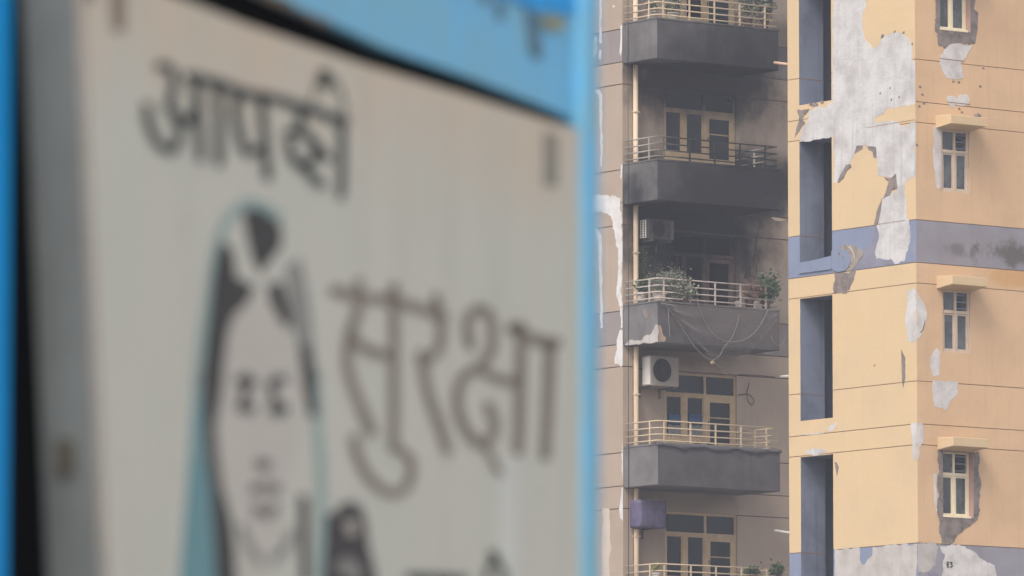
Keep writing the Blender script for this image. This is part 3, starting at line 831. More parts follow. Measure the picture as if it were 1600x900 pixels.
def ac_unit(name, label, px0, px1, y0, y1, vfront, m_body, m_side, fan_dark, grille=False, cover=None):
    """outdoor unit hung on the balcony wall; px0..px1 front face, y0..y1 at its near top / bottom corner"""
    u0, z1 = BB.on_v(px0, y0, vfront); u1 = BB.on_v(px1, y0, vfront)[0]; z0 = BB.on_v(px0, y1, vfront)[1]
    dep = .30
    r = empty(name, world(u0, vfront, z0), RZ)
    tag(r, label, 'air conditioner', 'air conditioner units on the balcony wall')
    wd, ht = u1-u0, z1-z0
    MB().box(0, wd, 0, dep, 0, ht).build('casing', m_body, r, bevel=.012)
    if cover:
        # sagging cloth over the casing
        bm = bmesh.new(); bmesh.ops.create_cube(bm, size=1)
        bmesh.ops.subdivide_edges(bm, edges=bm.edges[:], cuts=9, use_grid_fill=True)
        for v in bm.verts:
            p = Vector(((v.co.x+.5)*(wd+.06)-.03, (v.co.y+.5)*(dep+.05)-.035, (v.co.z+.5)*(ht+.05)-.02))
            nn = noise.noise(Vector((p.x*9, p.y*9, p.z*3)))
            p += Vector((nn*.02, nn*.03-.01, noise.noise(p*7)*.02))
            v.co = p
        me_ = bpy.data.meshes.new('cloth_cover'); bm.to_mesh(me_); bm.free()
        for p in me_.polygons: p.use_smooth = True
        link('cloth_cover', me_, cover, r)
    else:
        MB().box(-.006, .0, .02, dep-.02, .03, ht-.03).build('side_panel', mat_black if grille else m_side, r)
        if grille:
            for i in range(3):
                y = .05 + i*.09; MB().box(-.022, -.008, y, y+.02, .03, ht-.03).build('grille_bar', m_side, r)
            for i in range(8):
                z = .04 + i*(ht-.08)/7; MB().box(-.018, -.010, .04, dep-.04, z-.006, z+.006).build('grille_bar', m_side, r)
        # fan: dark disc, ring, guard spokes
        cx, cz, rr = wd*.40, ht*.52, ht*.40
        d = MB(); n = 28
        d.v = [(cx+rr*math.cos(2*math.pi*i/n), -.004, cz+rr*math.sin(2*math.pi*i/n)) for i in range(n)] + [(cx, -.006, cz)]
        d.f = [(i, (i+1) % n, n) for i in range(n)]
        fan = d.build('fan', fan_dark, r)
        for q_ in (1.0, .72, .44):
            MB().tube([(cx+rr*q_*math.cos(2*math.pi*i/24), -.014, cz+rr*q_*math.sin(2*math.pi*i/24)) for i in range(25)], .007 if q_ == 1 else .004, 5, False).build('guard_ring', m_body if q_ == 1 else fan_dark, r)
        for i in range(12):
            t = 2*math.pi*i/12
            MB().tube([(cx, -.014, cz), (cx+rr*math.cos(t), -.014, cz+rr*math.sin(t))], .003, 4).build('guard_wire', fan_dark, r)
        MB().box(wd*.86, wd-.006, -.006, .0, .02, ht-.02).build('service_panel', mat_sooty2 if grille else m_body, r)
    for a in (.08, wd-.14):
        MB().box(a, a+.035, -.03, BW-vfront, -.04, -.002).build('bracket', mat_sooty2, r)
        MB().box(a, a+.035, BW-vfront-.03, BW-vfront, -.22, -.04).build('bracket', mat_sooty2, r)
    return r
ac_unit('air_conditioner', 'pale air conditioner unit above the lower railed balcony, beside the cream downpipe',
        1016.5, 1060.5, 555, 602, -.28, surface('beige_casing', (0.34, 0.30, 0.265), None, .4, 4, .5, .05, .3), mat_white, mat_black)
ac_unit('air_conditioner', 'scorched air conditioner unit with white side grille under the blackened balcony',
        1012.5, 1053, 341, 373, -.25, mat_sooty, mat_white, mat_black, grille=True)
mat_purple = surface('purple_cloth', (0.13, 0.108, 0.19), (0.05, 0.045, 0.07), .7, 5, .9, .2, .5)
ac_unit('air_conditioner', 'air conditioner wrapped in a purple cloth cover near the bottom of the photo', 1000, 1037, 783, 822, -.35, mat_white, mat_white, mat_black, cover=mat_purple)

leaf_mats = [surface('leaf_green', (0.075, 0.115, 0.055), (0.035, 0.06, 0.03), .6, 8, .7, 0, 0, spec=.3),
             surface('leaf_grey', (0.21, 0.215, 0.165), (0.12, 0.125, 0.09), .6, 8, .8, 0, 0, spec=.2),
             surface('leaf_brown', (0.20, 0.125, 0.095), (0.11, 0.07, 0.055), .6, 8, .8, 0, 0, spec=.2)]
mat_twig = surface('twig_bark', (0.11, 0.075, 0.05), None, .5, 8, .9, 0, 0)
mat_potw = surface('pale_pot', (0.45, 0.39, 0.34), None, .5, 4, .8, .1, .3)
mat_potd = surface('dark_pot', (0.10, 0.055, 0.045), None, .5, 4, .8, .1, .3)
def plant(name, label, px, py, v, size, m, leaves=260, potm=None, upright=1.3, leaf=.035, group=None, pot_r=.10, twiggy=False, lean=0.0):
    """potted plant whose pot top is seen at px, py; size = crown radius"""
    u, z = BB.on_v(px, py, v)
    ph = .20
    r = empty(name, world(u, v, z-ph), RZ)
    tag(r, label, 'plant', group)
    if potm is not None:
        pm = MB().tube([(0, 0, 0), (0, 0, ph-.03), (0, 0, ph-.03), (0, 0, ph)], [pot_r*.72, pot_r*.97, pot_r*1.1, pot_r*1.1], 14)
        pm.build('pot', potm, r, smooth=False)
    st = MB(); tips = []
    for i in range(9):
        a = random.uniform(0, 6.28); q_ = random.uniform(.2, .85)
        e = Vector((math.cos(a)*size*q_ + lean*size, math.sin(a)*size*q_*.7, ph + size*upright*random.uniform(.6, 1.5)))
        mid = Vector((e.x*.35, e.y*.35, ph + (e.z-ph)*.55))
        st.tube([(0, 0, ph-.02), mid, e], [.008, .006, .003], 5); tips += [mid, e, mid.lerp(e, .5)]
    st.build('stem', mat_twig, r)
    lf = MB()
    for i in range(leaves):
        c = random.choice(tips) + Vector((random.gauss(0, .33), random.gauss(0, .25), random.gauss(0, .30))) * size
        if c.z < ph*.8: continue
        d = Vector((random.gauss(0, 1), random.gauss(0, 1), random.gauss(0, .8))).normalized()
        s_ = d.cross(Vector((random.gauss(0, 1), random.gauss(0, 1), random.gauss(0, 1)))).normalized()
        l_ = leaf*random.uniform(.6, 1.5); wd = l_*(.12 if twiggy else .38)
        lf.quad(c, c + d*l_*.5 + s_*wd, c + d*l_, c + d*l_*.5 - s_*wd)
    tag(lf.build('foliage', m, r), kind='stuff')
    return r
FZ = lambda k: ft + k*PB
GP = 'pot plants on the scorched balcony'
G0, G1, G2 = leaf_mats
plant('potted_plant', 'bright green bushy pot plant at the right end of the netted balcony', 1197, 472, BV+.12, .27, G0, 1500, mat_potd, 1.35, .06)
plant('potted_plant', 'dead brown pot plant beside the green bush on the netted balcony', 1171, 468, BV+.2, .30, G2, 1300, mat_potd, .75, .06, twiggy=True)
plant('potted_plant', 'dry grey shrub sprawling over the railing left of the dark doorway', 1045, 466, BV+.22, .42, G1, 2800, mat_potw, .75, .07, twiggy=True)
plant('potted_plant', 'grey-green shrub drooping through the railing before the dark doorway', 1067, 466, BV+.10, .27, G1, 1300, mat_potd, .8, .06)
plant('potted_plant', 'small plant in a white bucket beside the cream downpipe on the netted balcony', 1003, 457, BV+.75, .16, G0, 260, mat_potw, 1.0, .05, pot_r=.12)
plant('potted_plant', 'plant in a round pale pot behind the railing corner of the netted balcony', 1031, 458, BV+.2, .10, G1, 120, mat_potw, .8, .05, pot_r=.15)
plant('potted_plant', 'low plant in a cut white tub left of the brown shrub', 1155, 471, BV+.2, .07, G2, 60, mat_potw, .8, .04, pot_r=.09)
plant('potted_plant', 'leafy pot plant in shade at the right end of the topmost balcony', 1195, 30, BV+.3, .32, G1, 1100, mat_potd, 1.4, .07)
plant('potted_plant', 'sparse vine beside the plant at the right end of the topmost balcony', 1168, 30, BV+.5, .24, G1, 500, mat_potd, 1.5, .06)
plant('potted_plant', 'grey-green pot plant behind the railing left of the topmost window', 1018, 18, BV+.5, .17, G1, 300, mat_potw, .8, .06, pot_r=.13)
plant('potted_plant', 'grey-green pot plant below the topmost window, behind the rails', 1052, 20, BV+.3, .19, G1, 350, mat_potw, .8, .06, pot_r=.13)
plant('potted_plant', 'small leafy plants low on the balcony below the beige door', 1112, 704, BV+.25, .12, G0, 260, mat_potw, .8, .04)
plant('potted_plant', 'little pale-leaved plant low behind the rails under the middle pane', 1088, 700, BV+.25, .10, G1, 200, mat_potw, .8, .04)
plant('potted_plant', 'trailing plant on the right end of the lowest railing', 1214, 899, BV+.1, .17, G0, 420, mat_potd, .7, .06, lean=-.2)
plant('potted_plant', 'trailing plant on the lowest railing right of the door', 1175, 899, BV+.1, .17, G0, 380, mat_potd, .6, .05)
plant('potted_plant', 'yellow-green sprig at the railing corner of the lowest balcony', 1026, 895, BV+.12, .10, surface('leaf_yellow', (0.25,0.26,0.08), None), 120, mat_potw, 1.1, .04)

# creeper beside the downpipe
cr = empty('creeper', world(SU+.05, BW-.1, FZ(-1)), RZ)
tag(cr, 'thin green creeper climbing between the cream downpipe and the scorched window', 'plant')
lf = MB(); st = MB()
for i in range(5):
    pts = []; x = .02 + i*.07
    for j in range(8): pts.append((x + .05*math.sin(j*1.3+i), -.03*random.random(), j*(.17 + .03*(i % 2))))
    st.tube(pts, .006, 5)
for i in range(3200):
    x = random.uniform(-.04, .5); z = random.uniform(.05, 1.35)
    if random.random() > math.exp(-((x-.08-.14*math.sin(z*2.2))/.22)**2) : continue
    c = Vector((x, random.uniform(-.10, .02), z)); d = Vector((random.gauss(0, 1), random.gauss(0, 1), random.gauss(0, 1))).normalized()
    s_ = d.cross(Vector((.3, .5, 1))).normalized(); l_ = random.uniform(.03, .06)
    lf.quad(c, c+d*l_*.5+s_*l_*.22, c+d*l_, c+d*l_*.5-s_*l_*.22)
st.build('stem', mat_twig, cr); tag(lf.build('foliage', surface('creeper_green', (0.15, 0.20, 0.10), (0.08, .11, .06), .6, 8, .7, 0, 0), cr), kind='stuff')

# torn net hanging from the railing
mat_net = surface('grey_net_cord', (0.20, 0.185, 0.18), None, .4, 8, .9, 0, 0)
net = empty('net', world(bu0, BV-.04, FZ(-1)), RZ)
tag(net, 'torn grey bird net sagging in loops below the railing of the scorched flat', 'net')
def npt(px, py): u_, z_ = BB.on_v(px, py, BV-.05); return (u_-bu0, -.02, z_-FZ(-1))
def smooth_line(p, n=8):
    out = []
    P = [Vector(x) for x in p]
    for i in range(len(P)-1):
        p0, p1, p2, p3 = P[max(i-1, 0)], P[i], P[i+1], P[min(i+2, len(P)-1)]
        for j in range(n):
            t = j/n
            out.append(0.5*((2*p1)+(p2-p0)*t+(2*p0-5*p1+4*p2-p3)*t*t+(3*p1-p0-3*p2+p3)*t**3))
    out.append(P[-1]); return out
def n3(x, y): return npt(900+x/4.5, 380+y/4.5)
for pts, r_ in (([(850,400),(880,500),(930,600),(1010,675),(1100,695),(1200,670),(1270,610),(1320,530),(1350,470)], .012),
                ([(650,460),(720,560),(800,680),(860,760),(940,820),(1000,800),(1040,730),(1090,670),(1125,590),(1145,500)], .010),
                ([(620,425),(645,460),(650,540),(655,600),(658,660)], .009),
                ([(940,820),(1010,870),(1060,930)], .007), ([(1480,640),(1440,720),(1390,700),(1370,650)], .006),
                ([(600,425),(680,440),(700,470)], .02)):
    MB().tube(smooth_line([n3(*p) for p in pts]), r_, 5).build('cord', mat_net, net, smooth=True)
mesh_ = MB()
top_l = smooth_line([n3(x, y) for x, y in ((640,430),(800,440),(1000,445),(1200,455),(1400,475))], 9)
bot_l = smooth_line([n3(x, y) for x, y in ((700,520),(880,730),(1000,880),(1180,800),(1400,560))], 9)
nn_ = len(top_l)
rows = 26
grid = []
for i in range(rows+1):
    row = []
    for j in range(nn_):
        p = top_l[j].lerp(bot_l[j], i/rows); p = p + Vector((0, -.04*math.sin(i*.6+j*.4) - .05*math.sin(math.pi*i/rows), 0)); row.append(p)
    grid.append(row)
for i in range(0, rows+1):
    for j in range(nn_-1):
        a, b = grid[i][j], grid[i][j+1]; h = Vector((0, 0, .0022)); mesh_.quad(a-h, b-h, b+h, a+h)
for j in range(0, nn_):
    for i in range(rows):
        a, b = grid[i][j], grid[i+1][j]; h = Vector((.0022, 0, 0)); mesh_.quad(a-h, b-h, b+h, a+h)
tag(mesh_.build('net_mesh', mat_net, net), kind='stuff')
# yellow rag knotted at the net's lowest point
bm = bmesh.new(); bmesh.ops.create_icosphere(bm, subdivisions=2, radius=.045)
for v in bm.verts: v.co *= 1+.6*noise.noise(v.co*40)
me = bpy.data.meshes.new('rag_knot'); bm.to_mesh(me); bm.free()
rg = link('rag_knot', me, surface('yellow_rag', (.36, .27, .16), None), net); rg.location = Vector(n3(958, 838))

# clothes / sheets just before the lower panes, dimness behind glass put into their colours
def sheet(name, label, cat, x0, x1, y0, y1, v, m):
    u0, z1 = BB.on_v(x0, y0, v); u1 = BB.on_v(x1, y0, v)[0]; z0 = BB.on_v(x0, y1, v)[1]
    mb = MB(); n = 14; k = 5
    for i in range(n+1):
        for j in range(k+1):
            x = (u1-u0)*i/n; z = (z0-z1)*j/k
            mb.v.append((x, .006*math.sin(i*1.5+j*.2), z + .012*math.sin(i*.9)))
    for i in range(n):
        for j in range(k):
            a = i*(k+1)+j; mb.f.append((a, a+1, a+k+2, a+k+1))
    o = mb.build(name, m, None, smooth=True)
    o.location = world(u0, v, z1); o.rotation_euler = (0, 0, RZ)
    sd = o.modifiers.new('thickness', 'SOLIDIFY'); sd.thickness = .006
    return tag(o, label, cat)
m_bl = surface('dimmed_blue_cloth', (0.035, 0.085, 0.19), (0.02, 0.06, 0.13), .5, 6, .9, 0, .3)
m_wh = surface('dimmed_white_cloth', (0.20, 0.20, 0.21), (0.12, 0.12, 0.13), .5, 6, .9, 0, .3)
sheet('cloth', 'blue cloth hung inside the left pane behind the cream railing', 'cloth', 1045, 1067, 647, 662, BW+.05, m_bl)
sheet('cloth', 'blue cloth hung inside the middle pane behind the cream railing', 'cloth', 1077, 1100, 647, 661, BW+.05, m_bl)
sheet('cloth', 'pale patterned cloth below the blue one at the left pane', 'cloth', 1044, 1068, 664, 683, BW+.05, m_wh)
sheet('cloth', 'pale cloth below the blue one at the middle pane', 'cloth', 1076, 1099, 664, 688, BW+.05, m_wh)
# dark tarpaulin edge lying over the parapet of the lower balcony
tb = MB(); n = 40
for i in range(n+1):
    u_ = bu0-.03 + (bu1-bu0+.05)*i/n
    sag = .035*math.sin(i*.55) + .02*math.sin(i*1.3)
    zt_ = FZ(-2)+.05
    for (v_, z_) in ((BV+.16, zt_-.01), (BV+.02, zt_+.012), (BV-.025, zt_-.01), (BV-.035, zt_-.09+sag)):
        tb.v.append((u_-bu0, v_-BV, z_-FZ(-2)))
for i in range(n):
    for j in range(3):
        a = i*4+j; tb.f.append((a, a+1, a+5, a+4))
tp = tb.build('tarpaulin', surface('dark_tarpaulin', (0.10, 0.095, 0.10), (0.05, .05, .055), .5, 5, .7, .1, .2), None, smooth=True)
tp.location = world(bu0, BV, FZ(-2)); tp.rotation_euler = (0, 0, RZ)
sd = tp.modifiers.new('thickness', 'SOLIDIFY'); sd.thickness = .008
tag(tp, 'dark grey tarpaulin folded over the parapet of the balcony under the beige door', 'tarpaulin')

# ================================================================== THE FOREGROUND SIGN
th = R(20.4)
Wd = Vector((math.sin(th), math.cos(th), 0)); Nn = Vector((math.cos(th), -math.sin(th), 0))
d0 = ray(905, 450); A0 = EYE + d0 * (18.6 / d0.y)
def sp(px, py, off=0.0):
    """point on the board's plane (off = metres in front of it) seen at px, py"""
    d = ray(px, py); t = ((A0 + Nn*off) - EYE).dot(Nn) / d.dot(Nn)
    p = EYE + d*t
    return ((p - A0).dot(Wd), p.z)
sign = empty('sign_board', (A0.x, A0.y, 0), math.atan2(Wd.y, Wd.x))
tag(sign, 'blurred off-white painted safety sign with a veiled woman and Hindi lettering, close to the camera', 'sign')
stand = empty('blue_hoarding', (A0.x, A0.y, 0), math.atan2(Wd.y, Wd.x))
tag(stand, 'blue painted metal hoarding frame holding the off-white sign in the foreground', 'hoarding')
# local: x along the board, y = -off (front is -y), z up
def prism(pts, off0, off1, name, m, root):
    tri = tessellate_polygon([[Vector((p[0], p[1], 0)) for p in pts]])
    n = len(pts); mb = MB()
    mb.v = [(a, -off1, z) for a, z in pts] + [(a, -off0, z) for a, z in pts]
    mb.f = [tuple(t) for t in tri] + [tuple(i+n for i in t) for t in tri] + [(i, (i+1) % n, n+(i+1) % n, n+i) for i in range(n)]
    return mb.build(name, m, root)
# board face: warm grey enamel with rust bleeding from the upper edge
m_face, t, b = new_mat('sign_enamel')
tc = N(t, 'ShaderNodeTexCoord'); co = tc.outputs['Object']
pl, pr = sp(140, -60), sp(905, 200)
sep = N(t, 'ShaderNodeSeparateXYZ'); t.links.new(co, sep.inputs[0])
topline = pl[1]*.5 + pr[1]*.5
dist = mth(t, 'SUBTRACT', topline, sep.outputs[2])
dn = mth(t, 'ADD', dist, mth(t, 'MULTIPLY', mth(t, 'SUBTRACT', tex(t, co, 2.2, 5, .6), .5), .5))
col = mix(t, mth(t, 'MULTIPLY', ramp(t, dn, .42, .0), .75), (0.65, 0.625, 0.53), (0.70, 0.545, 0.395))
col = mix(t, mth(t, 'MULTIPLY', ramp(t, tex(t, co, 2.6, 4, .55, (1, 1, .4)), .4, .7), .35), col, (0.575, 0.59, 0.505))
col = mix(t, mth(t, 'MULTIPLY', ramp(t, tex(t, co, 9, 5, .6), .6, .8), .35), col, (0.33, 0.27, 0.2))
col = mix(t, mth(t, 'MULTIPLY', ramp(t, tex(t, co, 4.0, 5, .6, (1.4, 1, .18)), .5, .75), .45), col, (0.50, 0.47, 0.40))
t.links.new(col, b.inputs['Base Color']); b.inputs['Roughness'].default_value = .55; b.inputs['Specular IOR Level'].default_value = .3
m_side = surface('sign_side_metal', (0.135, 0.145, 0.14), (0.09, 0.09, 0.085), .5, 4, .6, .1, .3)
m_void = surface('gap_shade', (0.003, 0.003, 0.003), None, 0, 1, .95, 0, 0, spec=0.0)  # flat black standing in for shade in the gaps round the board
m_skyblue = surface('sky_blue_enamel', (0.19, 0.56, 0.86), (0.26, 0.50, 0.58), .9, 3.0, .55, .1, .5)
m_deepblue = surface('deep_blue_enamel', (0.0, 0.38, 0.88), (0.005, 0.30, 0.7), .4, 3, .5, .05, .2)
face = [sp(124, -62), sp(305, 6), sp(384, 37), sp(567, 100), sp(733, 150), sp(905, 204), sp(912, 900), sp(914, 1120), sp(176, 1150), sp(165, 900), sp(126, 0)]
prism(face, -.004, 0, 'face_panel', m_face, sign)
# box behind the face, its near end seen as a grey return
prism(face, -.14, -.005, 'box', m_side, sign)
edge_m = surface('sign_edge', (0.30, 0.26, 0.225), None, .4, 6, .6, 0, .2)
ed = [sp(124, -62), sp(126, 0), sp(165, 900), sp(176, 1150)]
MB().tube([(a, .003, z) for a, z in ed], .009, 8).build('edge_trim', edge_m, sign, smooth=True)
# black sheet painting the unlit recess behind everything, blue sheet above, blue posts either side
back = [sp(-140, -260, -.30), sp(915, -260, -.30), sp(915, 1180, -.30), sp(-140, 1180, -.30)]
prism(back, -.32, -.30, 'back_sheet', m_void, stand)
prism([sp(380, -300, -.02), sp(902, -300, -.02), sp(902, 188, -.02), sp(850, 166, -.02), sp(733, 120, -.02), sp(600, 74, -.02), sp(541, 46, -.02), sp(462, 10, -.02), sp(380, -28, -.02)],
      -.06, -.02, 'top_panel', m_skyblue, stand)
m_gap_shade = m_void
prism([sp(100, -330, -.05), sp(896, -330, -.05), sp(896, 204, -.05), sp(100, -60, -.05)], -.075, -.065, 'gap_shade_strip', m_gap_shade, stand)  # black strip painted in for the shadow gap above the board
z_gr = 0.0
a1, a2 = sp(906.5, 450)[0], sp(932, 450)[0]
MB().box(a1+.002, a2, -.012, .18, 0, 5.6).build('post', m_skyblue, stand, bevel=.01)
ap = sp(16, 450, -.15)[0]
MB().box(ap-.22, ap, .15, .33, 0, 5.6).build('post', m_deepblue, stand, bevel=.008)
MB().box(ap-.22, a2, .345, .40, 1.2, 1.3).build('cross_rail', m_deepblue, stand)
prism([sp(700, -300, -.012), sp(897, -300, -.012), sp(897, 22, -.012), sp(830, 14, -.012), sp(800, -4, -.012), sp(700, -30, -.012)], -.019, -.012, 'header_strip', m_deepblue, stand)
# rust and dirt on the blue sheet
def splat(root, name, m, pts, off):
    return prism([sp(x, y, off) for x, y in pts], off-.002, off, name, m, root)
m_rust = surface('rust', (0.20, 0.16, 0.12), (0.12, .10, .08), .6, 9, .9, .2, .2)
m_scuff = surface('yellow_scuff', (0.38, 0.36, 0.22), None, .6, 9, .9, .1, .2)
m_grime = surface('grime', (0.14, 0.23, 0.30), (0.1, .15, .18), .6, 9, .9, .1, .2)
splat(stand, 'scuff', m_scuff, [(845,24),(880,28),(885,40),(870,48),(848,42)], -.010)
splat(stand, 'grime_mark', m_grime, [(822,15),(838,20),(845,60),(850,85),(838,95),(828,80),(826,50)], -.016)
splat(stand, 'grime_mark', m_grime, [(775,2),(790,4),(788,30),(778,32)], -.016)
splat(stand, 'rust_mark', m_rust, [(752,-8),(764,-8),(762,6),(754,4)], -.016)
splat(stand, 'rust_mark', m_rust, [(400,-20),(450,-2),(470,18),(440,10),(405,-5)], -.016)
splat(stand, 'rust_mark', m_rust, [(472,14),(520,34),(515,42),(470,24)], -.016)
# marks on the board
m_stain = surface('brown_stain', (0.30, 0.235, 0.18), None, .5, 6, .8, 0, .2)
m_stain2 = surface('grey_stain', (0.31, 0.285, 0.24), None, .5, 6, .8, 0, .2)
splat(sign, 'tape_mark', m_stain, [(172,-20),(196,-18),(196,48),(176,50)], .002)
splat(sign, 'tape_mark', m_stain2, [(850,205),(872,210),(872,292),(850,290)], .002)
splat(sign, 'tape_mark', surface('pale_tape', (0.72, .715, .65), None, .2, 4, .6, 0, .1), [(782,715),(804,718),(806,930),(783,930)], .001)
splat(sign, 'rust_mark', m_stain2, [(120,-40),(150,-30),(152,1),(124,0)], .001)
# mark on the grey return
gm = MB().box(0, .004, 0, .045, 0, .075).build('grime_mark', surface('dark_smear', (.065, .055, .04), None, .3, 8), sign)
e0 = sp(158, 725); gm.location = (e0[0]-.012, .06, e0[1]-.02)

ROOTS = {}
def ribbon(root, pts, wpx, name, m, off=.003, closed=False):
    """a brush stroke: a flat band of even pixel width with round ends, laid on the board"""
    P = [Vector((x, y, 0)) for x, y in pts]
    Q = smooth_line(P, 5) if len(P) > 2 else P
    mb = MB()
    r_ = wpx/2
    def disc(c, rr, n=12):
        k = len(mb.v)
        for i in range(n):
            a, z = sp(c.x+rr*math.cos(2*math.pi*i/n), c.y+rr*math.sin(2*math.pi*i/n)); mb.v.append((a, -off, z))
        mb.f.append(tuple(range(k, k+n)))
    for i in range(len(Q)-1):
        p, q_ = Q[i], Q[i+1]; d = (q_-p)
        if d.length < .01: continue
        nrm = Vector((-d.y, d.x, 0)).normalized()*r_
        vs = []
        for c in (p+nrm, q_+nrm, q_-nrm, p-nrm):
            a, z = sp(c.x, c.y); vs.append((a, -off - .00004*i, z))
        mb.quad(*vs)
        disc(p, r_*.98)
    disc(Q[-1], r_)
    return mb.build(name, m, root)

def brush(name, m, strokes, conv, wpx, off=.003):
    """all strokes of one letter joined in one mesh"""
    mb = MB()
    for i, s_ in enumerate(strokes):
        if isinstance(s_[0], (int, float)): w_, s_ = s_[0], s_[1]
        else: w_ = wpx
        o = ribbon(sign, [conv(*p) for p in s_], w_, 'tmp', m, off + i*.0004)
        me_ = o.data; k = len(mb.v)
        mb.v += [tuple(v.co) for v in me_.vertices]; mb.f += [tuple(j+k for j in p.vertices) for p in me_.polygons]
        bpy.data.objects.remove(o); bpy.data.meshes.remove(me_)
    me_ = bpy.data.meshes.new(name); me_.from_pydata(mb.v, [], mb.f); me_.update()
    return link(name, me_, m, sign)

ink = surface('faded_black_ink', (0.035, 0.044, 0.044), (0.14, .14, .13), .45, 5, .7, 0, .3)
ink_br = surface('faded_brown_ink', (0.255, 0.205, 0.165), (0.42, .36, .30), .4, 5, .7, 0, .3)
d3 = lambda x, y: (180+x/3.215, 60+y/3.215)
brush('headline', ink, [(16, [(365,190),(520,228),(640,275),(780,300),(950,352),(1150,420)])], d3, 15, .002)
brush('letter', ink, [[(215,140),(262,145),(290,200),(285,290),(262,345),(330,400),(385,415)], [(300,400),(318,480),(285,560),(225,540),(172,450),(152,340)],
                      [(380,400),(405,340),(400,250)]], d3, 14)
brush('letter', ink, [[(400,200),(412,400),(425,600)]], d3, 14)
brush('letter', ink, [[(505,230),(515,400),(520,625)]], d3, 14)
brush('letter', ink, [[(610,285),(600,380),(630,520),(660,570),(740,555)], [(730,300),(745,500),(762,695)]], d3, 14)
brush('letter', ink, [[(860,480),(920,465),(1000,530),(985,610),(920,635),(885,590),(868,530)], [(930,350),(925,470)], [(940,640),(980,690),(1030,735)], [(1000,540),(1060,600)]], d3, 14)
brush('letter', ink, [(13, [(1135,420),(1135,600),(1130,790)]), (4, [(985,345),(1000,250),(1045,190),(1110,230),(1140,330),(1140,410)]), (21, [(1046,185),(1056,220)])], d3, 16)
d6 = lambda x, y: (500+x/2.143, 400+y/2.143)
brush('headline', ink_br, [(17, [(45,115),(130,138),(240,150),(350,182),(412,205)])], d6, 16, .002)
brush('letter', ink_br, [[(245,105),(245,300),(245,640)], [(125,90),(130,160),(100,255),(88,330),(100,410),(150,540),(170,590)], [(100,265),(150,310),(235,335)]], d6, 15)
brush('letter', ink_br, [[(240,640),(300,680),(295,760),(240,795),(165,745),(120,660),(112,610)]], d6, 14)
brush('letter', ink_br, [[(385,140),(402,220),(398,300),(360,345),(335,330)], [(340,350),(360,460),(395,560),(425,650)]], d6, 15)
brush('letter', ink_br, [[(500,300),(492,215),(535,175),(572,215),(572,310),(530,370),(478,405),(458,480),(480,570),(540,630),(585,570),(560,500)],
                         [(530,375),(590,410),(660,420)], (10, [(555,640),(600,725)])], d6, 15)
brush('headline', ink_br, [(18, [(640,240),(700,275),(790,292)])], d6, 16, .002)
brush('letter', ink_br, [[(672,235),(668,430),(662,650)]], d6, 17)
brush('letter', ink_br, [[(768,290),(762,470),(752,668)]], d6, 17)
# third line of text, only its top showing above the frame edge, continued below
d7 = lambda x, y: (500+x/3.636, 740+y/3.636)
ink_g = surface('dark_green_ink', (0.05, 0.058, 0.048), (0.14, .14, .12), .4, 5, .7, 0, .3)
brush('headline', ink_g, [(13, [(500,588),(650,592),(815,600)])], d7, 12)
brush('letter', ink_g, [(15, [(975,460),(995,485)]), (9, [(940,600),(955,530),(1000,510),(1040,560),(1045,620)])], d7, 10)
brush('letter', ink_g, [[(560,590),(565,800)], [(700,595),(705,800)]], d7, 12)

# portrait
def area(name, m, conv, pts, off):
    P = [conv(*p) for p in pts]
    return prism([sp(x, y, off) for x, y in P], 0.0005, off, name, m, sign)
e4 = lambda x, y: (270+x/3.0, 300+y/3.0)
e5 = lambda x, y: (270+x/2.647, 560+y/2.647)
k_dark = surface('portrait_black', (0.062, 0.058, 0.056), (0.12, .11, .10), .35, 5, .7, 0, .2)
k_mid = surface('portrait_grey', (0.33, 0.32, 0.29), None, .4, 5, .7, 0, .2)
k_teal = surface('portrait_teal', (0.17, 0.35, 0.38), (0.2, .3, .3), .4, 5, .7, 0, .2)
k_skin = surface('portrait_skin', (0.64, 0.59, 0.515), (0.57, 0.52, 0.46), .5, 4, .7, 0, .1)
k_eye = surface('portrait_feature', (0.10, 0.105, 0.10), None, .3, 5, .7, 0, .1)
k_lip = surface('portrait_lips', (0.30, 0.265, 0.24), None, .3, 5, .7, 0, .1)
k_teal2 = surface('portrait_pale_teal', (0.36, 0.48, 0.45), None, .3, 5, .7, 0, .1)
brush('veil_edge', k_teal2, [(14, [(120,880),(135,700),(165,500),(190,330),(225,190),(285,95),(350,52),(430,70),(490,120)])], e4, 10, .0012)
area('face', k_skin, e4, [(400,450),(470,560),(540,660),(590,780),(610,900),(600,1100),(560,1300),(520,1400),(470,1800),(330,1800),(300,1500),(240,1350),(200,1150),(205,900),(225,720),(270,580),(340,500)], .001)
area('hair', k_dark, e4, [(228,220),(282,270),(298,400),(385,440),(352,515),(285,580),(258,660),(242,780),(232,920),(205,1080),(150,1080),(138,900),(150,760),(168,600),(185,420),(205,300)], .002)
area('hair', k_dark, e4, [(330,85),(420,68),(488,118),(512,180),(508,255),(462,312),(415,385),(378,320),(352,215)], .002)
area('hair', k_dark, e4, [(448,430),(512,420),(532,500),(556,600),(545,645),(500,590),(455,500)], .0024)
area('veil', k_mid, e4, [(530,345),(600,310),(640,500),(660,700),(680,900),(650,960),(612,800),(565,640),(540,500)], .0016)
area('hair', k_dark, e4, [(596,715),(640,720),(668,900),(680,1050),(640,1050),(615,900)], .003)
area('veil', k_teal, e5, [(92,60),(118,150),(128,400),(165,600),(185,960),(25,960),(50,640),(78,300)], .0014)
area('hair', k_dark, e5, [(160,555),(215,560),(245,680),(258,800),(266,960),(182,960),(172,760)], .0024)
brush('veil_edge', surface('portrait_dull_black', (0.13, 0.125, 0.12), None, .3), [(20, [(150,230),(160,400),(180,560)])], e5, 10, .0018)
brush('veil_edge', k_teal2, [(14, [(590,60),(600,300),(612,500),(612,700),(598,900)])], e5, 10, .0016)
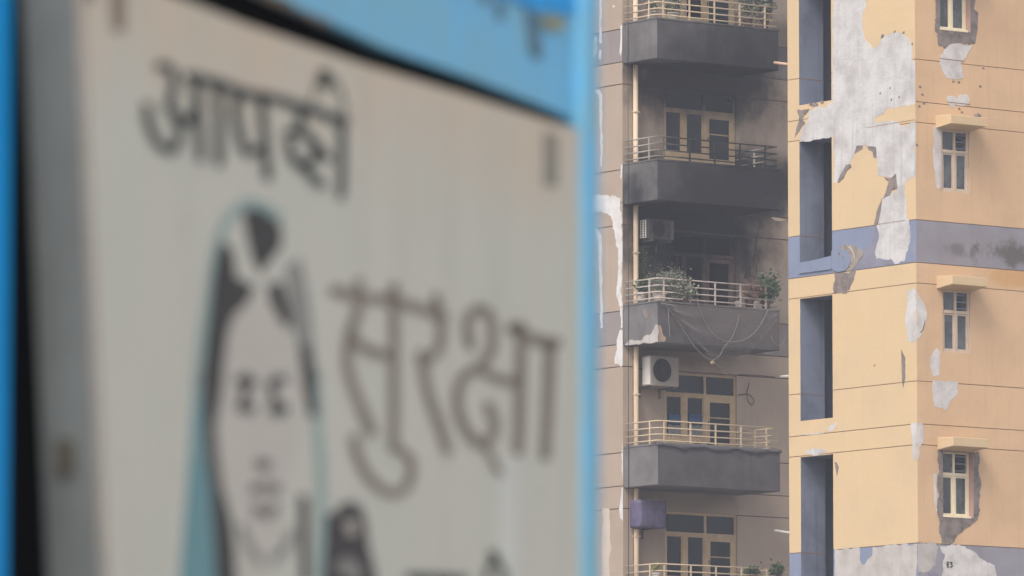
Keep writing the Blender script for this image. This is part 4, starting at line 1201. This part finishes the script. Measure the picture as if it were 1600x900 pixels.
area('hair', k_dark, e5, [(522,560),(562,575),(566,960),(532,960),(526,760)], .0024)
for s_ in ([(268,92),(300,78),(325,98)], [(305,110),(292,150),(285,190)], [(275,200),(300,212),(325,205)]):
    brush('eye', k_eye, [(13, s_)], e5, 12, .003)
for s_ in ([(455,85),(425,85),(402,105)], [(405,120),(412,160),(425,190)], [(410,215),(435,225),(460,205)]):
    brush('eye', k_eye, [(13, s_)], e5, 12, .003)
brush('nose', k_lip, [(18, [(355,435),(385,440)])], e5, 18, .003)
brush('mouth', k_lip, [(17, [(335,540),(375,530),(425,540)])], e5, 16, .003)
brush('chin', k_lip, [(17, [(345,625),(380,640),(415,622)])], e5, 16, .003)
brush('neckline', k_mid, [(12, [(285,700),(320,790),(360,840)])], e5, 12, .003)
brush('neckline', k_mid, [(12, [(420,830),(465,780),(490,720)])], e5, 12, .003)
area('second_figure', surface('figure_black', (0.075, 0.065, 0.065), None, .4, 5, .7, 0, .2), e5, [(628,640),(670,640),(700,600),(745,590),(785,620),(802,680),(812,780),(838,880),(850,960),(620,960),(625,800)], .002)
brush('second_figure', k_skin, [(20, [(732,690),(735,705)])], e5, 20, .003)
brush('second_figure', k_mid, [(24, [(690,870),(720,850),(750,900)])], e5, 22, .003)

# ================================================================== the ground
mat_ground = surface('dusty_ground', (0.20, 0.185, 0.165), (0.13, .12, .11), .6, .4, .95, .2, 0)
MB().quad((-900, -700, 0), (900, -700, 0), (900, 1300, 0), (-900, 1300, 0)).build('ground', mat_ground).__setitem__('kind', 'structure')
mat_pave = surface('concrete_paving', (0.28, 0.26, 0.24), None, .6, .8, .9, .2, 0)
p = MB().box(-14, 40, 124, 165, 0.0, 0.12).build('pavement', mat_pave); p['kind'] = 'structure'

# ================================================================== haze
hm = bpy.data.materials.new('haze'); hm.use_nodes = True
t = hm.node_tree; t.nodes.clear()
out = t.nodes.new('ShaderNodeOutputMaterial'); pv_ = t.nodes.new('ShaderNodeVolumePrincipled')
pv_.inputs['Color'].default_value = (0.84, 0.88, 1.0, 1)
pv_.inputs['Density'].default_value = 0.00068
pv_.inputs['Anisotropy'].default_value = 0.2
t.links.new(pv_.outputs[0], out.inputs['Volume'])
hz = MB().box(-930, 930, -730, 1330, -1, 36).build('haze', hm)
hz['kind'] = 'stuff'
